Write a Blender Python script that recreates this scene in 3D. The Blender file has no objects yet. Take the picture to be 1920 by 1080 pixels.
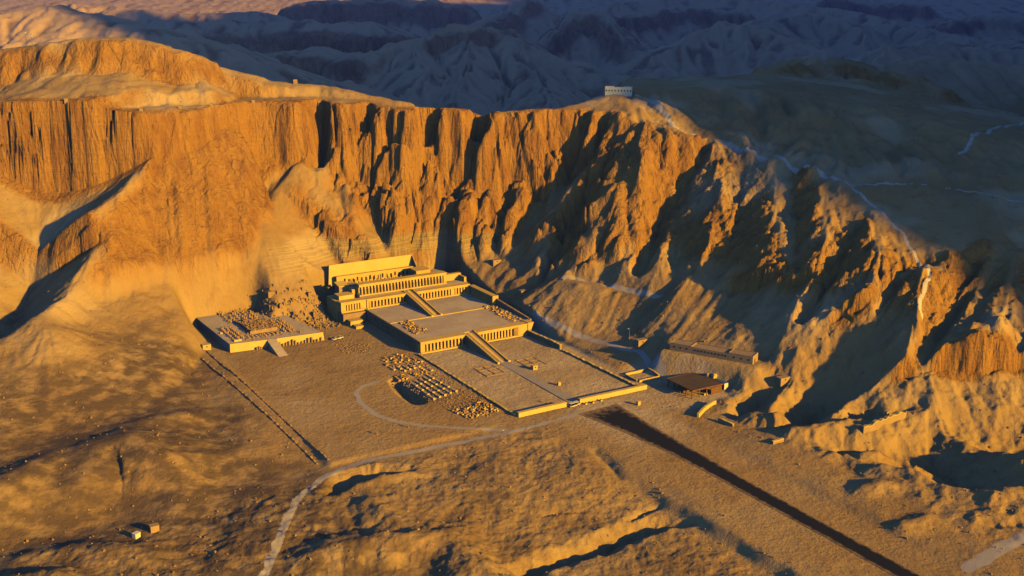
import bpy, bmesh, math, random
import numpy as np
from mathutils import Vector, Matrix

# ------------------------------------------------------------------ camera, sky, sun, exposure
sc = bpy.context.scene
COL = sc.collection
CAM_H = 200.0
FPX = 2100.0                                   # focal length in pixels of the 1920 px wide photograph
PITCH = math.atan(575.0 / FPX)
cam_d = bpy.data.cameras.new('camera')
cam_d.sensor_width = 36.0
cam_d.lens = 36.0 * FPX / 1920.0
cam_d.clip_start = 1.0
cam_d.clip_end = 20000.0
cam = bpy.data.objects.new('camera', cam_d)
cam.location = (0, 0, CAM_H)
cam.rotation_euler = (math.pi / 2 - PITCH, 0, 0)
COL.objects.link(cam)
sc.camera = cam

SUN_AZ = math.radians(-36.0)                   # direction towards the sun, measured from +X
SUN_EL = math.radians(16.5)
world = bpy.data.worlds.new('World')
sc.world = world
world.use_nodes = True
wn = world.node_tree
bgn = wn.nodes['Background']
sky = wn.nodes.new('ShaderNodeTexSky')
sky.sky_type = 'NISHITA'
sky.sun_disc = False
sky.sun_elevation = SUN_EL
sky.sun_rotation = math.pi / 2 - SUN_AZ
sky.air_density = 0.8
sky.dust_density = 0.3
sky.ozone_density = 6.0
wn.links.new(sky.outputs['Color'], bgn.inputs['Color'])
bgn.inputs['Strength'].default_value = 0.072
sun_d = bpy.data.lights.new('sun', 'SUN')
sun_d.energy = 5.0
sun_d.angle = math.radians(1.2)
sun_d.color = (1.0, 0.55, 0.02)
sun = bpy.data.objects.new('sun', sun_d)
sdir = Vector((math.cos(SUN_EL) * math.cos(SUN_AZ), math.cos(SUN_EL) * math.sin(SUN_AZ), math.sin(SUN_EL)))
sun.rotation_euler = sdir.to_track_quat('Z', 'Y').to_euler()
sun.location = sdir * 3000
COL.objects.link(sun)
sc.view_settings.view_transform = 'Standard'
sc.view_settings.look = 'None'
sc.view_settings.gamma = 1.0
sc.view_settings.use_curve_mapping = False
sc.view_settings.exposure = 0.76
sc.cycles.volume_bounces = 1
sc.cycles.max_bounces = 3
sc.cycles.diffuse_bounces = 0

# ------------------------------------------------------------------ survey helpers
SP, CP = math.sin(PITCH), math.cos(PITCH)
def pix(px, py, z=0.0):
    """point at height z that is seen at a pixel of the photograph (1920 x 1080)"""
    u = (px - 960) / FPX; v = (540 - py) / FPX
    t = (z - CAM_H) / (-SP + v * CP)
    return (u * t, (CP + v * SP) * t, z)
def pixd(px, py, Y):
    """point at depth Y seen at a pixel"""
    u = (px - 960) / FPX; v = (540 - py) / FPX
    t = Y / (CP + v * SP)
    return (u * t, Y, CAM_H + (-SP + v * CP) * t)
AX = math.radians(120.7)                       # the temple's axis, towards the cliff
AS = (math.cos(AX), math.sin(AX)); AT = (math.sin(AX), -math.cos(AX))
OX, OY, _ = pix(1083, 756, 0)
def W(s, t):
    return (OX + s * AS[0] + t * AT[0], OY + s * AS[1] + t * AT[1])
def st_of(x, y):
    dx, dy = x - OX, y - OY
    return dx * AS[0] + dy * AS[1], dx * AT[0] + dy * AT[1]

# ------------------------------------------------------------------ noise
def _hash(ix, iy, seed):
    h = (ix.astype(np.int64) * 374761393 + iy.astype(np.int64) * 668265263 + seed * 974711) & 0x7fffffff
    h = ((h ^ (h >> 13)) * 1274126177) & 0x7fffffff
    return h ^ (h >> 16)
def perlin(x, y, seed=0):
    x0 = np.floor(x); y0 = np.floor(y)
    fx = (x - x0).astype(np.float32); fy = (y - y0).astype(np.float32)
    ux = fx * fx * fx * (fx * (fx * 6 - 15) + 10); uy = fy * fy * fy * (fy * (fy * 6 - 15) + 10)
    def g(dx, dy):
        h = (_hash(x0 + dx, y0 + dy, seed) & 1023).astype(np.float32) * np.float32(2 * math.pi / 1024)
        return np.cos(h) * (fx - dx) + np.sin(h) * (fy - dy)
    a = g(0, 0); b = g(1, 0); c = g(0, 1); d = g(1, 1)
    a = a + (b - a) * ux; c = c + (d - c) * ux
    return (a + (c - a) * uy) * 1.5
def fbm(x, y, wl, octs=4, seed=0, gain=0.5, lac=2.03):
    r = 0; amp = 1.0; tot = 0
    for o in range(octs):
        r = r + amp * perlin(x / wl + 13.7 * o, y / wl - 7.3 * o, seed + o * 17)
        tot += amp; amp *= gain; wl /= lac
    return r / tot
def ridged(x, y, wl, octs=3, seed=0, gain=0.5):
    r = 0; amp = 1.0; tot = 0
    for o in range(octs):
        n = 1 - np.abs(perlin(x / wl + 5.1 * o, y / wl + 9.2 * o, seed + o * 31)) * 1.6
        r = r + amp * n; tot += amp; amp *= gain; wl /= 2.1
    return r / tot
def billow(x, y, wl, octs=2, seed=0, gain=0.45):
    r = 0; amp = 1.0; tot = 0
    for o in range(octs):
        r = r + amp * np.minimum(np.abs(perlin(x / wl + 3.3 * o, y / wl - 4.1 * o, seed + o * 37)) * 2.0, 1.0)
        tot += amp; amp *= gain; wl /= 2.2
    return r / tot
def smax(a, b, k):
    h = np.clip(0.5 + 0.5 * (a - b) / k, 0, 1)
    return b + (a - b) * h + k * h * (1 - h)
def smin(a, b, k):
    return -smax(-a, -b, k)
def sstep(a, b, x):
    t = np.clip((x - a) / (b - a), 0, 1)
    return t * t * (3 - 2 * t)
def blur(A, s, axis):
    if s <= 0: return A
    r = int(3 * s) + 1
    k = np.exp(-0.5 * (np.arange(-r, r + 1) / s) ** 2); k /= k.sum()
    P = np.pad(A, [(r, r) if i == axis else (0, 0) for i in range(2)], mode='edge')
    out = np.zeros_like(A)
    n = A.shape[axis]
    for i, w in enumerate(k):
        out += w * (P[i:i + n] if axis == 0 else P[:, i:i + n])
    return out

# ------------------------------------------------------------------ the lie of the land: contour lines read along the ground
NA, NL = 1150, 1750
A_MIN, A_MAX = -0.62, 0.62
L_MIN, L_MAX = math.log(240.0), math.log(4100.0)
av = np.linspace(A_MIN, A_MAX, NA); lv = np.linspace(L_MIN, L_MAX, NL)
YV = np.exp(lv)

ROWS = []
def row(*pts, blur_s=9, jit=0.0):
    xs = []; ys = []; zs = []
    for p in pts:
        if p[0] == 'w': x, y, z = p[1:]
        elif p[0] == 'd': x, y, z = pixd(p[1], 200, p[2]); z = p[3]
        elif p[0] == 'st': x, y = W(p[1], p[2]); z = p[3]
        else: x, y, z = pix(*p)
        xs.append(x / y); ys.append(y); zs.append(z)
    o = np.argsort(xs); xs = np.array(xs)[o]; ys = np.array(ys)[o]; zs = np.array(zs)[o]
    Yr = np.interp(av, xs, ys); Zr = np.interp(av, xs, zs)
    Yr = blur(Yr[:, None], blur_s, 0)[:, 0]; Zr = blur(Zr[:, None], blur_s, 0)[:, 0]
    if jit: Yr = Yr + jit * (fbm(av * 600, av * 0 + 3.3, 24, 4, 5) + 0.5 * fbm(av * 600, av * 0 + 8.3, 7, 3, 6)); Zr = Zr + 0.35 * jit * fbm(av * 600, av * 0 + 5.3, 30, 3, 7)
    ROWS.append((Yr, Zr))
row(('w', -200, 240, -4), ('w', 200, 240, -4))
row(('w', -200, 320, -1), ('w', 200, 320, -1))
# foot of the slopes
row((-300, 930, 3), (0, 850, 3), (120, 810, 3), (240, 770, 3), (330, 735, 2), (368, 690, 1), (392, 630, 1), (418, 583, 3), (470, 578, 3),
    (530, 602, 1.5), (600, 608, 1), (640, 612, 0), ('st', 165, -45, 0), ('st', 165, 0, 0), ('st', 150, 44, 0), ('st', 112, 46, 0.5), (1060, 652, 0.5), (1150, 690, 0.5),
    (1200, 703, 0.5), (1290, 699, 0.5), (1370, 725, 1), (1430, 765, 2), (1510, 830, 2), (1620, 890, 2), (1750, 960, 2), (1920, 1010, 2), (2200, 1100, 2))
# lower slope
row((-300, 740, 18), (0, 680, 18), (100, 650, 18), (200, 625, 18), (300, 592, 18), (370, 560, 18), (420, 535, 14), (480, 545, 10), (540, 548, 10),
    (620, 545, 10), ('st', 222, -45, 14), ('st', 232, -20, 18), ('st', 232, 20, 18), (930, 512, 18), (985, 545, 15), (1015, 585, 7), (1060, 590, 7), (1100, 600, 7), (1200, 620, 9), (1250, 643, 12), (1330, 655, 12),
    (1430, 690, 12), (1500, 722, 11), (1600, 760, 9), (1750, 810, 9), (1920, 870, 9), (2200, 960, 9))
# top of the scree, foot of the cliff
row((-300, 520, 50), (0, 475, 52), (130, 450, 50), (200, 482, 40), (260, 482, 40), (330, 465, 39), (400, 455, 38), (480, 455, 36), (560, 450, 34), (640, 455, 33),
    (720, 450, 33), (800, 445, 33), (900, 450, 32.6), (960, 455, 31), (1020, 462, 31), (1070, 500, 29), (1150, 505, 30), (1240, 520, 31), (1300, 530, 32), (1380, 530, 34),
    (1450, 540, 36), (1560, 560, 40), (1680, 575, 42), (1760, 560, 44), (1850, 560, 44), (1920, 540, 46), (2200, 560, 46))
# half way up
row((-300, 340, 90), (0, 335, 90), (130, 335, 88), (260, 342, 82), (400, 335, 78), (480, 355, 64), (560, 325, 74), (620, 340, 70), (700, 330, 72), (800, 330, 72),
    (900, 348, 66), (1000, 360, 62), (1060, 370, 60), (1150, 395, 60), (1250, 415, 55), (1300, 420, 55), (1400, 440, 56), (1500, 440, 61), (1600, 450, 63), (1700, 468, 62),
    (1800, 470, 63), (1920, 460, 63), (2200, 470, 63))
# the rim
RIM = len(ROWS)
row((-300, 225, 126), (0, 217, 126), (120, 222, 124), (260, 213, 122), (400, 204, 122), (500, 194, 122), (600, 191, 121), (700, 197, 119), (760, 204, 117), (850, 204, 116.5),
    (930, 211, 114.5), (1000, 208, 115), (1080, 208, 115), (1150, 213, 114), (1200, 224, 112), (1250, 241, 108), (1300, 259, 102), (1420, 287, 93), (1500, 313, 89),
    (1590, 345, 85), (1700, 352, 83), (1800, 364, 80), (1920, 380, 79), (2200, 410, 77), blur_s=4, jit=6.0)
# the ledge behind the rim
row((-300, 212, 128), (0, 203, 127.5), (120, 207, 126), (260, 203, 124), (400, 197, 123), (500, 189, 123), (600, 186, 121.6), (700, 192, 119.5), (760, 201, 117), (850, 201, 116.8),
    (930, 208, 114.8), (1000, 205, 115), (1080, 203, 115.5), (1150, 197, 117), (1200, 209, 115), (1250, 228, 110), (1300, 251, 103.5), (1420, 279, 94.5), (1590, 336, 86.5), (1700, 342, 85),
    (1800, 352, 82), (1920, 366, 81), (2200, 395, 79), blur_s=4, jit=6.0)
row(('d', -300, 790, 130), ('d', 0, 780, 128), ('d', 260, 790, 125), ('d', 400, 800, 124), ('d', 600, 815, 124), ('d', 700, 815, 119), ('d', 760, 810, 108), ('d', 850, 812, 98), ('d', 1000, 812, 98),
    (1060, 199, 115.8), (1150, 180, 121), (1250, 190, 119), (1340, 215, 111), (1480, 232, 107), (1620, 262, 101), (1800, 302, 92), (1920, 322, 89), (2200, 350, 87), blur_s=5)
row(('d', -300, 900, 118), ('d', 0, 900, 112), ('d', 260, 900, 105), ('d', 400, 900, 98), ('d', 600, 880, 92), ('d', 760, 890, 70), ('d', 850, 900, 60), ('d', 1000, 900, 62), ('d', 1050, 880, 85),
    (1100, 187, 117.5), (1160, 169, 124), (1250, 161, 126), (1340, 166, 125), (1480, 173, 123), (1620, 201, 115), (1800, 246, 104), (1920, 272, 98), (2200, 300, 95), blur_s=5)
row(('d', -300, 1050, 90), ('d', 0, 1050, 85), ('d', 400, 1050, 70), ('d', 850, 1050, 45), ('d', 1000, 1050, 45), ('d', 1080, 1000, 60), (1160, 151, 124), (1250, 146, 126), (1340, 143, 125.5),
    (1440, 139, 125), (1600, 151, 118), (1750, 186, 106), (1920, 226, 97), (2200, 260, 92), blur_s=5)
row(('d', -300, 1220, 60), ('d', 500, 1220, 50), ('d', 850, 1220, 42), ('d', 1100, 1180, 42), ('d', 1300, 1150, 70), ('d', 1500, 1150, 75), ('d', 1920, 1100, 70), ('d', 2300, 1100, 70))
row(('d', -300, 1700, 60), ('d', 900, 1700, 50), ('d', 2300, 1700, 60))
row(('d', -300, 2600, 90), ('d', 900, 2600, 75), ('d', 2300, 2600, 90))
row(('d', -300, 3800, 182), ('d', 900, 3800, 180), ('d', 2300, 3800, 182))
row(('d', -300, 4200, 206), ('d', 900, 4200, 206), ('d', 2300, 4200, 206))

BASE = np.zeros((NA, NL), np.float32)
prevY, prevZ = ROWS[0]
Yg = YV[None, :]
for Yr, Zr in ROWS[1:]:
    Yr = np.maximum(Yr, prevY + 2.5)
    f = (Yg - prevY[:, None]) / (Yr - prevY)[:, None]
    m = (f >= 0) & (f <= 1)
    BASE = np.where(m, prevZ[:, None] + (Zr - prevZ)[:, None] * f, BASE)
    prevY, prevZ = Yr, Zr
BASE = BASE.astype(np.float32)
BASE = blur(BASE, 1.6, 1); BASE = blur(BASE, 1.5, 0)

GX = (av[:, None] * YV[None, :]).astype(np.float32); GY = np.broadcast_to(YV[None, :], GX.shape).astype(np.float32)

def seg_field(pts, x, y):
    """distance to a polyline and its height at the nearest point"""
    bd = None
    for (x0, y0, z0), (x1, y1, z1) in zip(pts[:-1], pts[1:]):
        dx, dy = x1 - x0, y1 - y0
        t = np.clip(((x - x0) * dx + (y - y0) * dy) / (dx * dx + dy * dy + 1e-9), 0, 1)
        d = np.hypot(x - x0 - t * dx, y - y0 - t * dy); z = z0 + t * (z1 - z0)
        if bd is None: bd, bz = d, z
        else:
            m = d < bd; bd = np.where(m, d, bd); bz = np.where(m, z, bz)
    return bd, bz
def window(pts, R):
    xs = [p[0] for p in pts]; ys = [p[1] for p in pts]
    l0 = np.searchsorted(YV, min(ys) - R); l1 = np.searchsorted(YV, max(ys) + R) + 1
    sub = (slice(None), slice(max(0, l0), min(NL, l1)))
    return sub
def spur(pts, slope, R=70, k=5.0, cap=0.0, capw=3.0, round_=4.0, wob=0.0, seed=5, back=0):
    """a ridge: crest line through the points, falling away on both sides (optional vertical cap rock)"""
    P = [pix(*p) if len(p) == 3 else p[1:] for p in pts]
    R = max(p[2] for p in P) / slope + 20
    sub = window(P, R); x = GX[sub]; y = GY[sub]
    if wob:
        n1 = fbm(x, y, wob * 3, 3, seed); n2 = fbm(x, y, wob * 3, 3, seed + 50)
        d, z = seg_field(P, x + n1 * wob, y + n2 * wob)
    else: d, z = seg_field(P, x, y)
    dd = np.sqrt(d * d + round_ * round_) - round_
    h = z - slope * dd
    if back: h = h - 1.0 * np.maximum(0, (ROWS[RIM][0] + back)[:, None] - y)
    if cap: h = h - cap * sstep(capw, capw * 2.2, d)
    BASE[sub] = smax(BASE[sub], h, k)
def gully(pts, slope, R=40, k=5.0, depth=0.0):
    P = [pix(*p) for p in pts]
    sub = window(P, R); d, z = seg_field(P, GX[sub], GY[sub])
    BASE[sub] = smin(BASE[sub], z - depth + slope * d, k)
BASE0 = None
def hit0(px, py):
    """where the line of sight through a pixel meets the smooth land"""
    u = (px - 960) / FPX; v = (540 - py) / FPX; dy = CP + v * SP; dz = -SP + v * CP
    i = int(round((u / dy - A_MIN) / (A_MAX - A_MIN) * (NA - 1)))
    zr = CAM_H + dz / dy * YV
    j = int(np.argmax((zr <= BASE0[i]) & (YV > 330)))
    return u / dy * YV[j], YV[j], float(zr[j])
def off(px, py, d):
    x, y, z = hit0(px, py); r = math.sqrt(x * x + y * y + (z - CAM_H) ** 2); f = 1 - d / r
    return ('p', x * f, y * f, CAM_H + (z - CAM_H) * f)
def spurp(pts, dlt, slope, k=4, round_=3):
    spur([off(p[0], p[1], p[2] if len(p) > 2 else dlt) for p in pts], slope, k=k, round_=round_)
def gullyp(pts, dlt, slope, k=3):
    P = [off(p[0], p[1], -(p[2] if len(p) > 2 else dlt))[1:] for p in pts]
    sub = window(P, 40); d, z = seg_field(P, GX[sub], GY[sub])
    g = z + slope * d
    BASE[sub] = smin(BASE[sub], np.where(d < 40, g, 1e3), k)
def D(px, py, Y): return ('p',) + pixd(px, py, Y)

# left: the hill above the ledge, the spur that shades the side valley, the conical foothill
spur([(-300, 110, 150), (0, 93, 156), (50, 87, 158), (150, 71, 164), (250, 69, 164.5), (330, 90, 157), (400, 119, 145), (500, 151, 133), (600, 159, 129), (740, 190, 119)], 0.27, k=3, round_=5, back=24, cap=17, capw=11, wob=9, seed=44)
spur([(196, 318, 90), (160, 400, 68), (120, 480, 51), (85, 560, 36), (60, 598, 31)], 1.0, R=60, k=4, round_=2.5)
spur([(60, 598, 31), (88, 612, 29)], 0.5, R=110, k=4, round_=5)
gully([(75, 470, 46), (60, 540, 26), (5, 640, 9), (-120, 720, 4)], 0.7, k=5)
# the pale buttress behind the temple and the rounded ones beside it
BASE0 = BASE.copy()
spurp([(560, 305, 4), (520, 350, 8), (490, 420, 0)], 8, 0.8, k=6)
spurp([(600, 320, 4), (590, 380, 7), (580, 430, 0)], 8, 0.9, k=6)
spurp([(740, 268, 6), (742, 330, 12), (745, 420, 13)], 10, 2.4, round_=5)
spurp([(650, 345, 6), (655, 400, 10), (640, 445, 10)], 8, 1.8, round_=4)
spurp([(880, 350, 5), (868, 400, 9), (862, 440, 10)], 8, 2.0)
spurp([(920, 352, 5), (905, 400, 9), (900, 440, 10)], 8, 2.0)
spurp([(975, 350, 5), (960, 400, 10), (950, 450, 11)], 8, 2.0)
spurp([(1055, 330, 5), (1030, 390, 10), (1015, 450, 12)], 8, 1.7)
gullyp([(605, 205), (601, 300), (604, 360)], 13, 3.5, k=2)
gullyp([(690, 205), (688, 300)], 9, 5.0, k=2)
gullyp([(822, 207), (815, 300), (800, 330)], 9, 5.0, k=2)
gullyp([(912, 215), (905, 300), (900, 345)], 14, 4.0, k=2)
gullyp([(1098, 230), (1080, 300), (1060, 365), (1045, 430)], 12, 2.2)
gullyp([(1130, 250), (1105, 320), (1085, 370)], 9, 2.2)
# the pyramid-shaped buttress and the spurs of the right-hand hillside
spurp([(1158, 345, 9), (1130, 400, 12), (1092, 465, 12), (1066, 508, 8)], 20, 1.0, round_=7)
spurp([(1158, 345, 9), (1190, 420, 9), (1200, 470, 6)], 20, 1.0, round_=7)
spurp([(1190, 245, 2), (1228, 340, 8), (1248, 420, 8), (1236, 495, 6)], 12, 1.0, round_=7)
gullyp([(1318, 285, 4), (1285, 370, 11), (1235, 450, 10), (1195, 530, 5)], 20, 1.3)
gullyp([(1080, 425, 6), (1050, 480, 6), (1010, 545, 4)], 12, 1.45)
spurp([(1350, 285, 3), (1345, 380, 12), (1332, 450, 12), (1292, 520, 4), (1250, 590, 0)], 14, 0.85, round_=7)
gullyp([(1440, 325, 3), (1412, 400, 7), (1400, 490, 8), (1370, 560, 4)], 14, 1.3)
spurp([(1450, 310, 3), (1462, 420, 10), (1482, 500, 12), (1455, 545, 7), (1420, 600, 3), (1370, 640, 0)], 10, 0.85, round_=7)
spurp([(1545, 340, 3), (1548, 420, 10), (1560, 500, 12), (1535, 540, 8)], 10, 0.95, round_=7)
gullyp([(1625, 410, 4), (1590, 500, 8), (1540, 565, 6), (1500, 620, 4)], 14, 1.3)
spurp([(1640, 395, 3), (1650, 470, 12), (1640, 535, 12)], 12, 1.0, round_=7)
gullyp([(1712, 530, 7), (1655, 610, 8), (1595, 668, 5)], 16, 1.16)
spurp([(1745, 500, 12), (1722, 575, 15), (1680, 622, 15), (1605, 695, 10), (1540, 745, 5)], 14, 0.75, round_=7)
gullyp([(1850, 480, 5), (1800, 580, 8), (1745, 665, 8), (1700, 720, 4)], 16, 1.16)
spurp([(1905, 470, 8), (1885, 560, 15), (1825, 640, 14), (1740, 745, 5)], 14, 0.75, round_=7)
gullyp([(1990, 500, 5), (1960, 600, 8), (1890, 700, 6)], 16, 1.16)
spurp([(2050, 480, 8), (2010, 600, 15), (1960, 700, 12), (1900, 780, 5)], 14, 0.75, round_=7)
# bank with a flat top beside the temple
spur([(1048, 522, 24), (1120, 535, 24), (1235, 556, 22)], 0.62, R=60, k=2.0, round_=6)
# knolls on the right-hand plateau
spur([D(1440, 125, 985), D(1500, 113, 1010), D(1580, 112, 1030), D(1680, 135, 990), D(1760, 165, 950)], 0.4, R=120, k=5, cap=4, capw=10)
spur([D(1600, 130, 1150), D(1760, 110, 1200), D(1930, 125, 1180), D(2200, 140, 1180)], 0.35, R=200, k=8)

# far mountains
spur([D(-300, 28, 1380), D(0, 28, 1376), D(90, 14, 1400), D(200, 36, 1350), D(300, 57, 1300), D(400, 82, 1270), D(490, 108, 1250), D(600, 150, 1230)], 0.33, R=350, k=10, round_=15)
spur([D(470, 98, 1500), D(600, 92, 1510), D(680, 102, 1480)], 0.42, R=250, k=6, cap=22, capw=25, wob=25, seed=3)
spur([D(690, 105, 1480), D(745, 84, 1520), D(800, 68, 1540), D(870, 53, 1550), D(955, 54, 1560)], 0.62, R=350, k=6, cap=18, capw=9, wob=14, seed=4)
spur([D(955, 60, 1560), D(1050, 112, 1500), D(1110, 128, 1470), D(1180, 152, 1420)], 0.55, R=300, k=6, round_=6, wob=10, seed=6)
spur([D(880, 75, 1540), D(870, 130, 1420), D(850, 190, 1300)], 0.5, R=200, k=8, wob=10, seed=8)
spur([D(770, 80, 1530), D(800, 130, 1400), D(760, 185, 1290)], 0.5, R=200, k=8, wob=10, seed=9)
spur([D(960, 85, 1540), D(1010, 140, 1420), D(1030, 190, 1290)], 0.5, R=200, k=8, wob=10, seed=10)
spur([D(300, 42, 1950), D(420, 40, 1950), D(560, 38, 1960), D(700, 42, 1950), D(722, 50, 1920)], 0.4, R=300, k=6, cap=34, capw=40, wob=30, seed=11)
spur([D(560, 5, 2500), D(700, -5, 2600), D(860, 8, 2600)], 0.45, R=500, k=10, cap=25, capw=30, wob=35, seed=12)
spur([D(880, 50, 2150), D(950, 20, 2250), D(1000, -5, 2350)], 0.5, R=400, k=10, wob=30, seed=13, cap=15, capw=18)
spur([D(1000, 85, 1900), D(1050, 45, 2000), D(1085, 22, 2050), D(1130, 28, 2050), D(1180, 70, 1950), D(1215, 110, 1850)], 0.55, R=400, k=8, wob=25, seed=14, cap=14, capw=14)
spur([D(1230, 100, 1700), D(1290, 70, 1750), D(1360, 42, 1800), D(1440, 52, 1780), D(1540, 88, 1700), D(1640, 118, 1600)], 0.42, R=400, k=10, wob=25, seed=15)
spur([D(1140, 5, 2700), D(1300, -10, 2800), D(1500, 5, 2600), D(1640, 30, 2400), D(1760, 60, 2200), D(1930, 90, 2000), D(2200, 110, 1900)], 0.38, R=600, k=15, wob=30, seed=16)
spur([D(1180, 30, 2400), D(1280, 12, 2500), D(1400, 22, 2450)], 0.5, wob=25, k=8, seed=61, cap=16, capw=14)
spur([D(1420, 40, 2150), D(1520, 24, 2250), D(1620, 48, 2150)], 0.5, wob=25, k=8, seed=62)
spur([D(1750, 45, 2500), D(1840, 28, 2600), D(1960, 40, 2550)], 0.45, wob=25, k=8, seed=63, cap=14, capw=16)
spur([D(1560, -5, 3000), D(1650, 3, 2950), D(1735, 8, 2900)], 0.42, R=500, k=10, wob=30, seed=17, cap=30, capw=25)
spur([D(1660, 90, 1500), D(1760, 75, 1580), D(1860, 90, 1550), D(2100, 100, 1500)], 0.4, R=350, k=10, wob=20, seed=18)
spur([D(120, 5, 2300), D(330, 25, 2200), D(500, 22, 2250)], 0.35, R=500, k=10, wob=30, seed=19)
# foreground banks, trenches and mounds
spur([(140, 900, 5), (190, 830, 9), (240, 815, 10), (300, 850, 8), (330, 900, 4)], 0.33, R=60, k=3, round_=6)
spur([(-200, 960, 6), (0, 900, 8), (90, 860, 7)], 0.4, R=60, k=3, round_=6)
spur([(270, 790, 5), (330, 775, 5)], 0.35, R=30, k=3, round_=4)
spur([(60, 1010, 3), (150, 1000, 4.5), (260, 1020, 3)], 0.35, R=40, k=2, round_=4)
spur([(20, 1060, 5), (90, 1055, 6)], 0.6, R=40, k=2, round_=4)
spur([(590, 1030, 3), (640, 1010, 4.5), (720, 1000, 5), (840, 990, 4)], 0.4, R=40, k=2, round_=3)
spur([(840, 990, 4), (880, 1040, 5), (930, 1075, 4)], 0.45, R=40, k=2, round_=3)
spur([(690, 893, 1.6), (760, 880, 1.6)], 0.4, R=30, k=2, round_=3)
gully([(622, 935, -4), (655, 924, -7), (700, 908, -6.5), (768, 892, -3)], 0.8, k=1.5)
gully([(985, 1078, -6), (1060, 1052, -6.5), (1120, 1035, -6.5), (1180, 1008, -6.5), (1240, 990, -6), (1292, 980, -2.5)], 0.8, k=1.5)
gully([(1185, 968, -2.5), (1210, 955, -2.5), (1236, 942, -1.5)], 0.8, k=1.2)
gully([(655, 955, -3), (672, 998, -3)], 0.9, k=1.0)
gully([(700, 958, -2), (722, 948, -2.4), (728, 930, -2)], 0.9, k=1.0)
spur([(690, 935, 1.2), (760, 985, 1.8), (835, 1015, 2.0)], 0.55, k=1.0, round_=1)
gully([(1020, 962, -1.8), (1050, 955, -1.8), (1085, 951, -1.0)], 0.8, k=1.2)
gully([(655, 950, -1.4), (672, 990, -1.4)], 0.6, k=1.2)
gully([(1115, 850, -1.5), (1140, 872, -2.0), (1160, 895, -1.5)], 0.5, k=1.5)
spur([(700, 940, 1.5), (760, 975, 2), (830, 1010, 1.5)], 0.3, R=20, k=1.5, round_=2)
# pit in the yard
gully([(742, 728, -4), (762, 752, -5.5), (785, 768, -4.5)], 0.75, k=1.0)
# broken ground right of the road
gully([(1385, 800, -5), (1405, 785, -8), (1425, 765, -5)], 0.9, k=2)
gully([(1480, 830, -7), (1510, 810, -10), (1535, 790, -7)], 0.9, k=2)
gully([(1490, 800, -2), (1520, 830, -4), (1600, 870, -8), (1680, 890, -8)], 0.6, k=2)
gully([(1590, 830, -3), (1615, 815, -4)], 1.0, k=2)
gully([(1700, 860, -7), (1760, 900, -10), (1800, 930, -8)], 0.6, k=2)
gully([(1840, 850, -5), (1900, 870, -8), (1990, 880, -8)], 0.6, k=2)
spur([(1490, 805, 5), (1540, 800, 6), (1610, 790, 6)], 0.9, R=30, k=1.5, round_=4)
spur([(1610, 800, 6), (1680, 785, 7), (1740, 760, 9)], 0.8, R=30, k=1.5, round_=4)
spur([(1420, 770, 6), (1450, 775, 6)], 0.9, R=25, k=1.5, round_=3)
spur([(1625, 850, 3), (1640, 845, 3)], 0.7, R=25, k=1.5, round_=2)
spur([(1620, 910, 4), (1660, 900, 5)], 0.55, R=30, k=1.5, round_=3)
spur([(1860, 930, 6), (1930, 915, 6), (2050, 920, 6)], 0.8, R=30, k=1.5, round_=4)
spur([(1680, 985, 3), (1740, 965, 4), (1780, 985, 2)], 0.5, R=30, k=1.5, round_=2)

# ------------------------------------------------------------------ slopes of the smooth land
SM = blur(blur(BASE, 3, 0), 3, 1)
da = (A_MAX - A_MIN) / (NA - 1); dl = (L_MAX - L_MIN) / (NL - 1)
za = np.gradient(SM, da, axis=0); zl = np.gradient(SM, dl, axis=1)
zx = za / GY; zy = zl / GY - GX / GY * zx
SL = np.hypot(zx, zy) + 1e-6
DX = -zx / SL; DY = -zy / SL                   # downhill
DX = blur(blur(DX, 3, 0), 3, 1).astype(np.float32); DY = blur(blur(DY, 3, 0), 3, 1).astype(np.float32)
SL = SL.astype(np.float32)
del za, zl, zx, zy
CLIFF = sstep(0.8, 1.4, SL) * (1 - (1 - sstep(-0.20, -0.17, GX / GY)) * (1 - sstep(33, 42, SM + 3 * fbm(GX, GY, 40, 2, 19))))
CLIFF = blur(blur(CLIFF, 2.0, 0), 2.0, 1).astype(np.float32)
FARM = sstep(1050, 1250, GY).astype(np.float32)

def samp(R, x, y):
    a = np.clip((x / y - A_MIN) / da, 0, NA - 1.001); l = np.clip((np.log(y) - L_MIN) / dl, 0, NL - 1.001)
    i = a.astype(np.int32); j = l.astype(np.int32); fa = (a - i).astype(np.float32); fl = (l - j).astype(np.float32)
    return (R[i, j] * (1 - fa) + R[i + 1, j] * fa) * (1 - fl) + (R[i, j + 1] * (1 - fa) + R[i + 1, j + 1] * fa) * fl

def rect_mask(s, t, s0, s1, t0, t1, w=5.0):
    return sstep(s0 - w, s0, s) * (1 - sstep(s1, s1 + w, s)) * sstep(t0 - w, t0, t) * (1 - sstep(t1, t1 + w, t))

# rills: noise dragged along the fall line
RN = fbm(GX, GY, 7.0, 2, 77).astype(np.float32)
RILL = np.zeros_like(RN)
for k in range(-6, 7):
    RILL += samp(RN, GX + DX * k * 4.0, np.clip(GY + DY * k * 4.0, 241, 4090))
RILL /= 13 * 0.13
RNF = fbm(GX, GY, 30.0, 2, 79).astype(np.float32)
RILLF = np.zeros_like(RN)
for k in range(-6, 7):
    RILLF += samp(RNF, GX + DX * k * 16.0, np.clip(GY + DY * k * 16.0, 241, 4090))
RILLF /= 13 * 0.13
RB = billow(GX, GY, 24.0, 3, 88, 0.5).astype(np.float32)
RIDG = np.zeros_like(RN)
for k in range(-5, 6):
    RIDG += samp(RB, GX + DX * k * 4.0, np.clip(GY + DY * k * 4.0, 241, 4090))
RIDG = (RIDG - RIDG.mean()) / RIDG.std() * 0.75
del RN, RNF, RB

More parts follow.
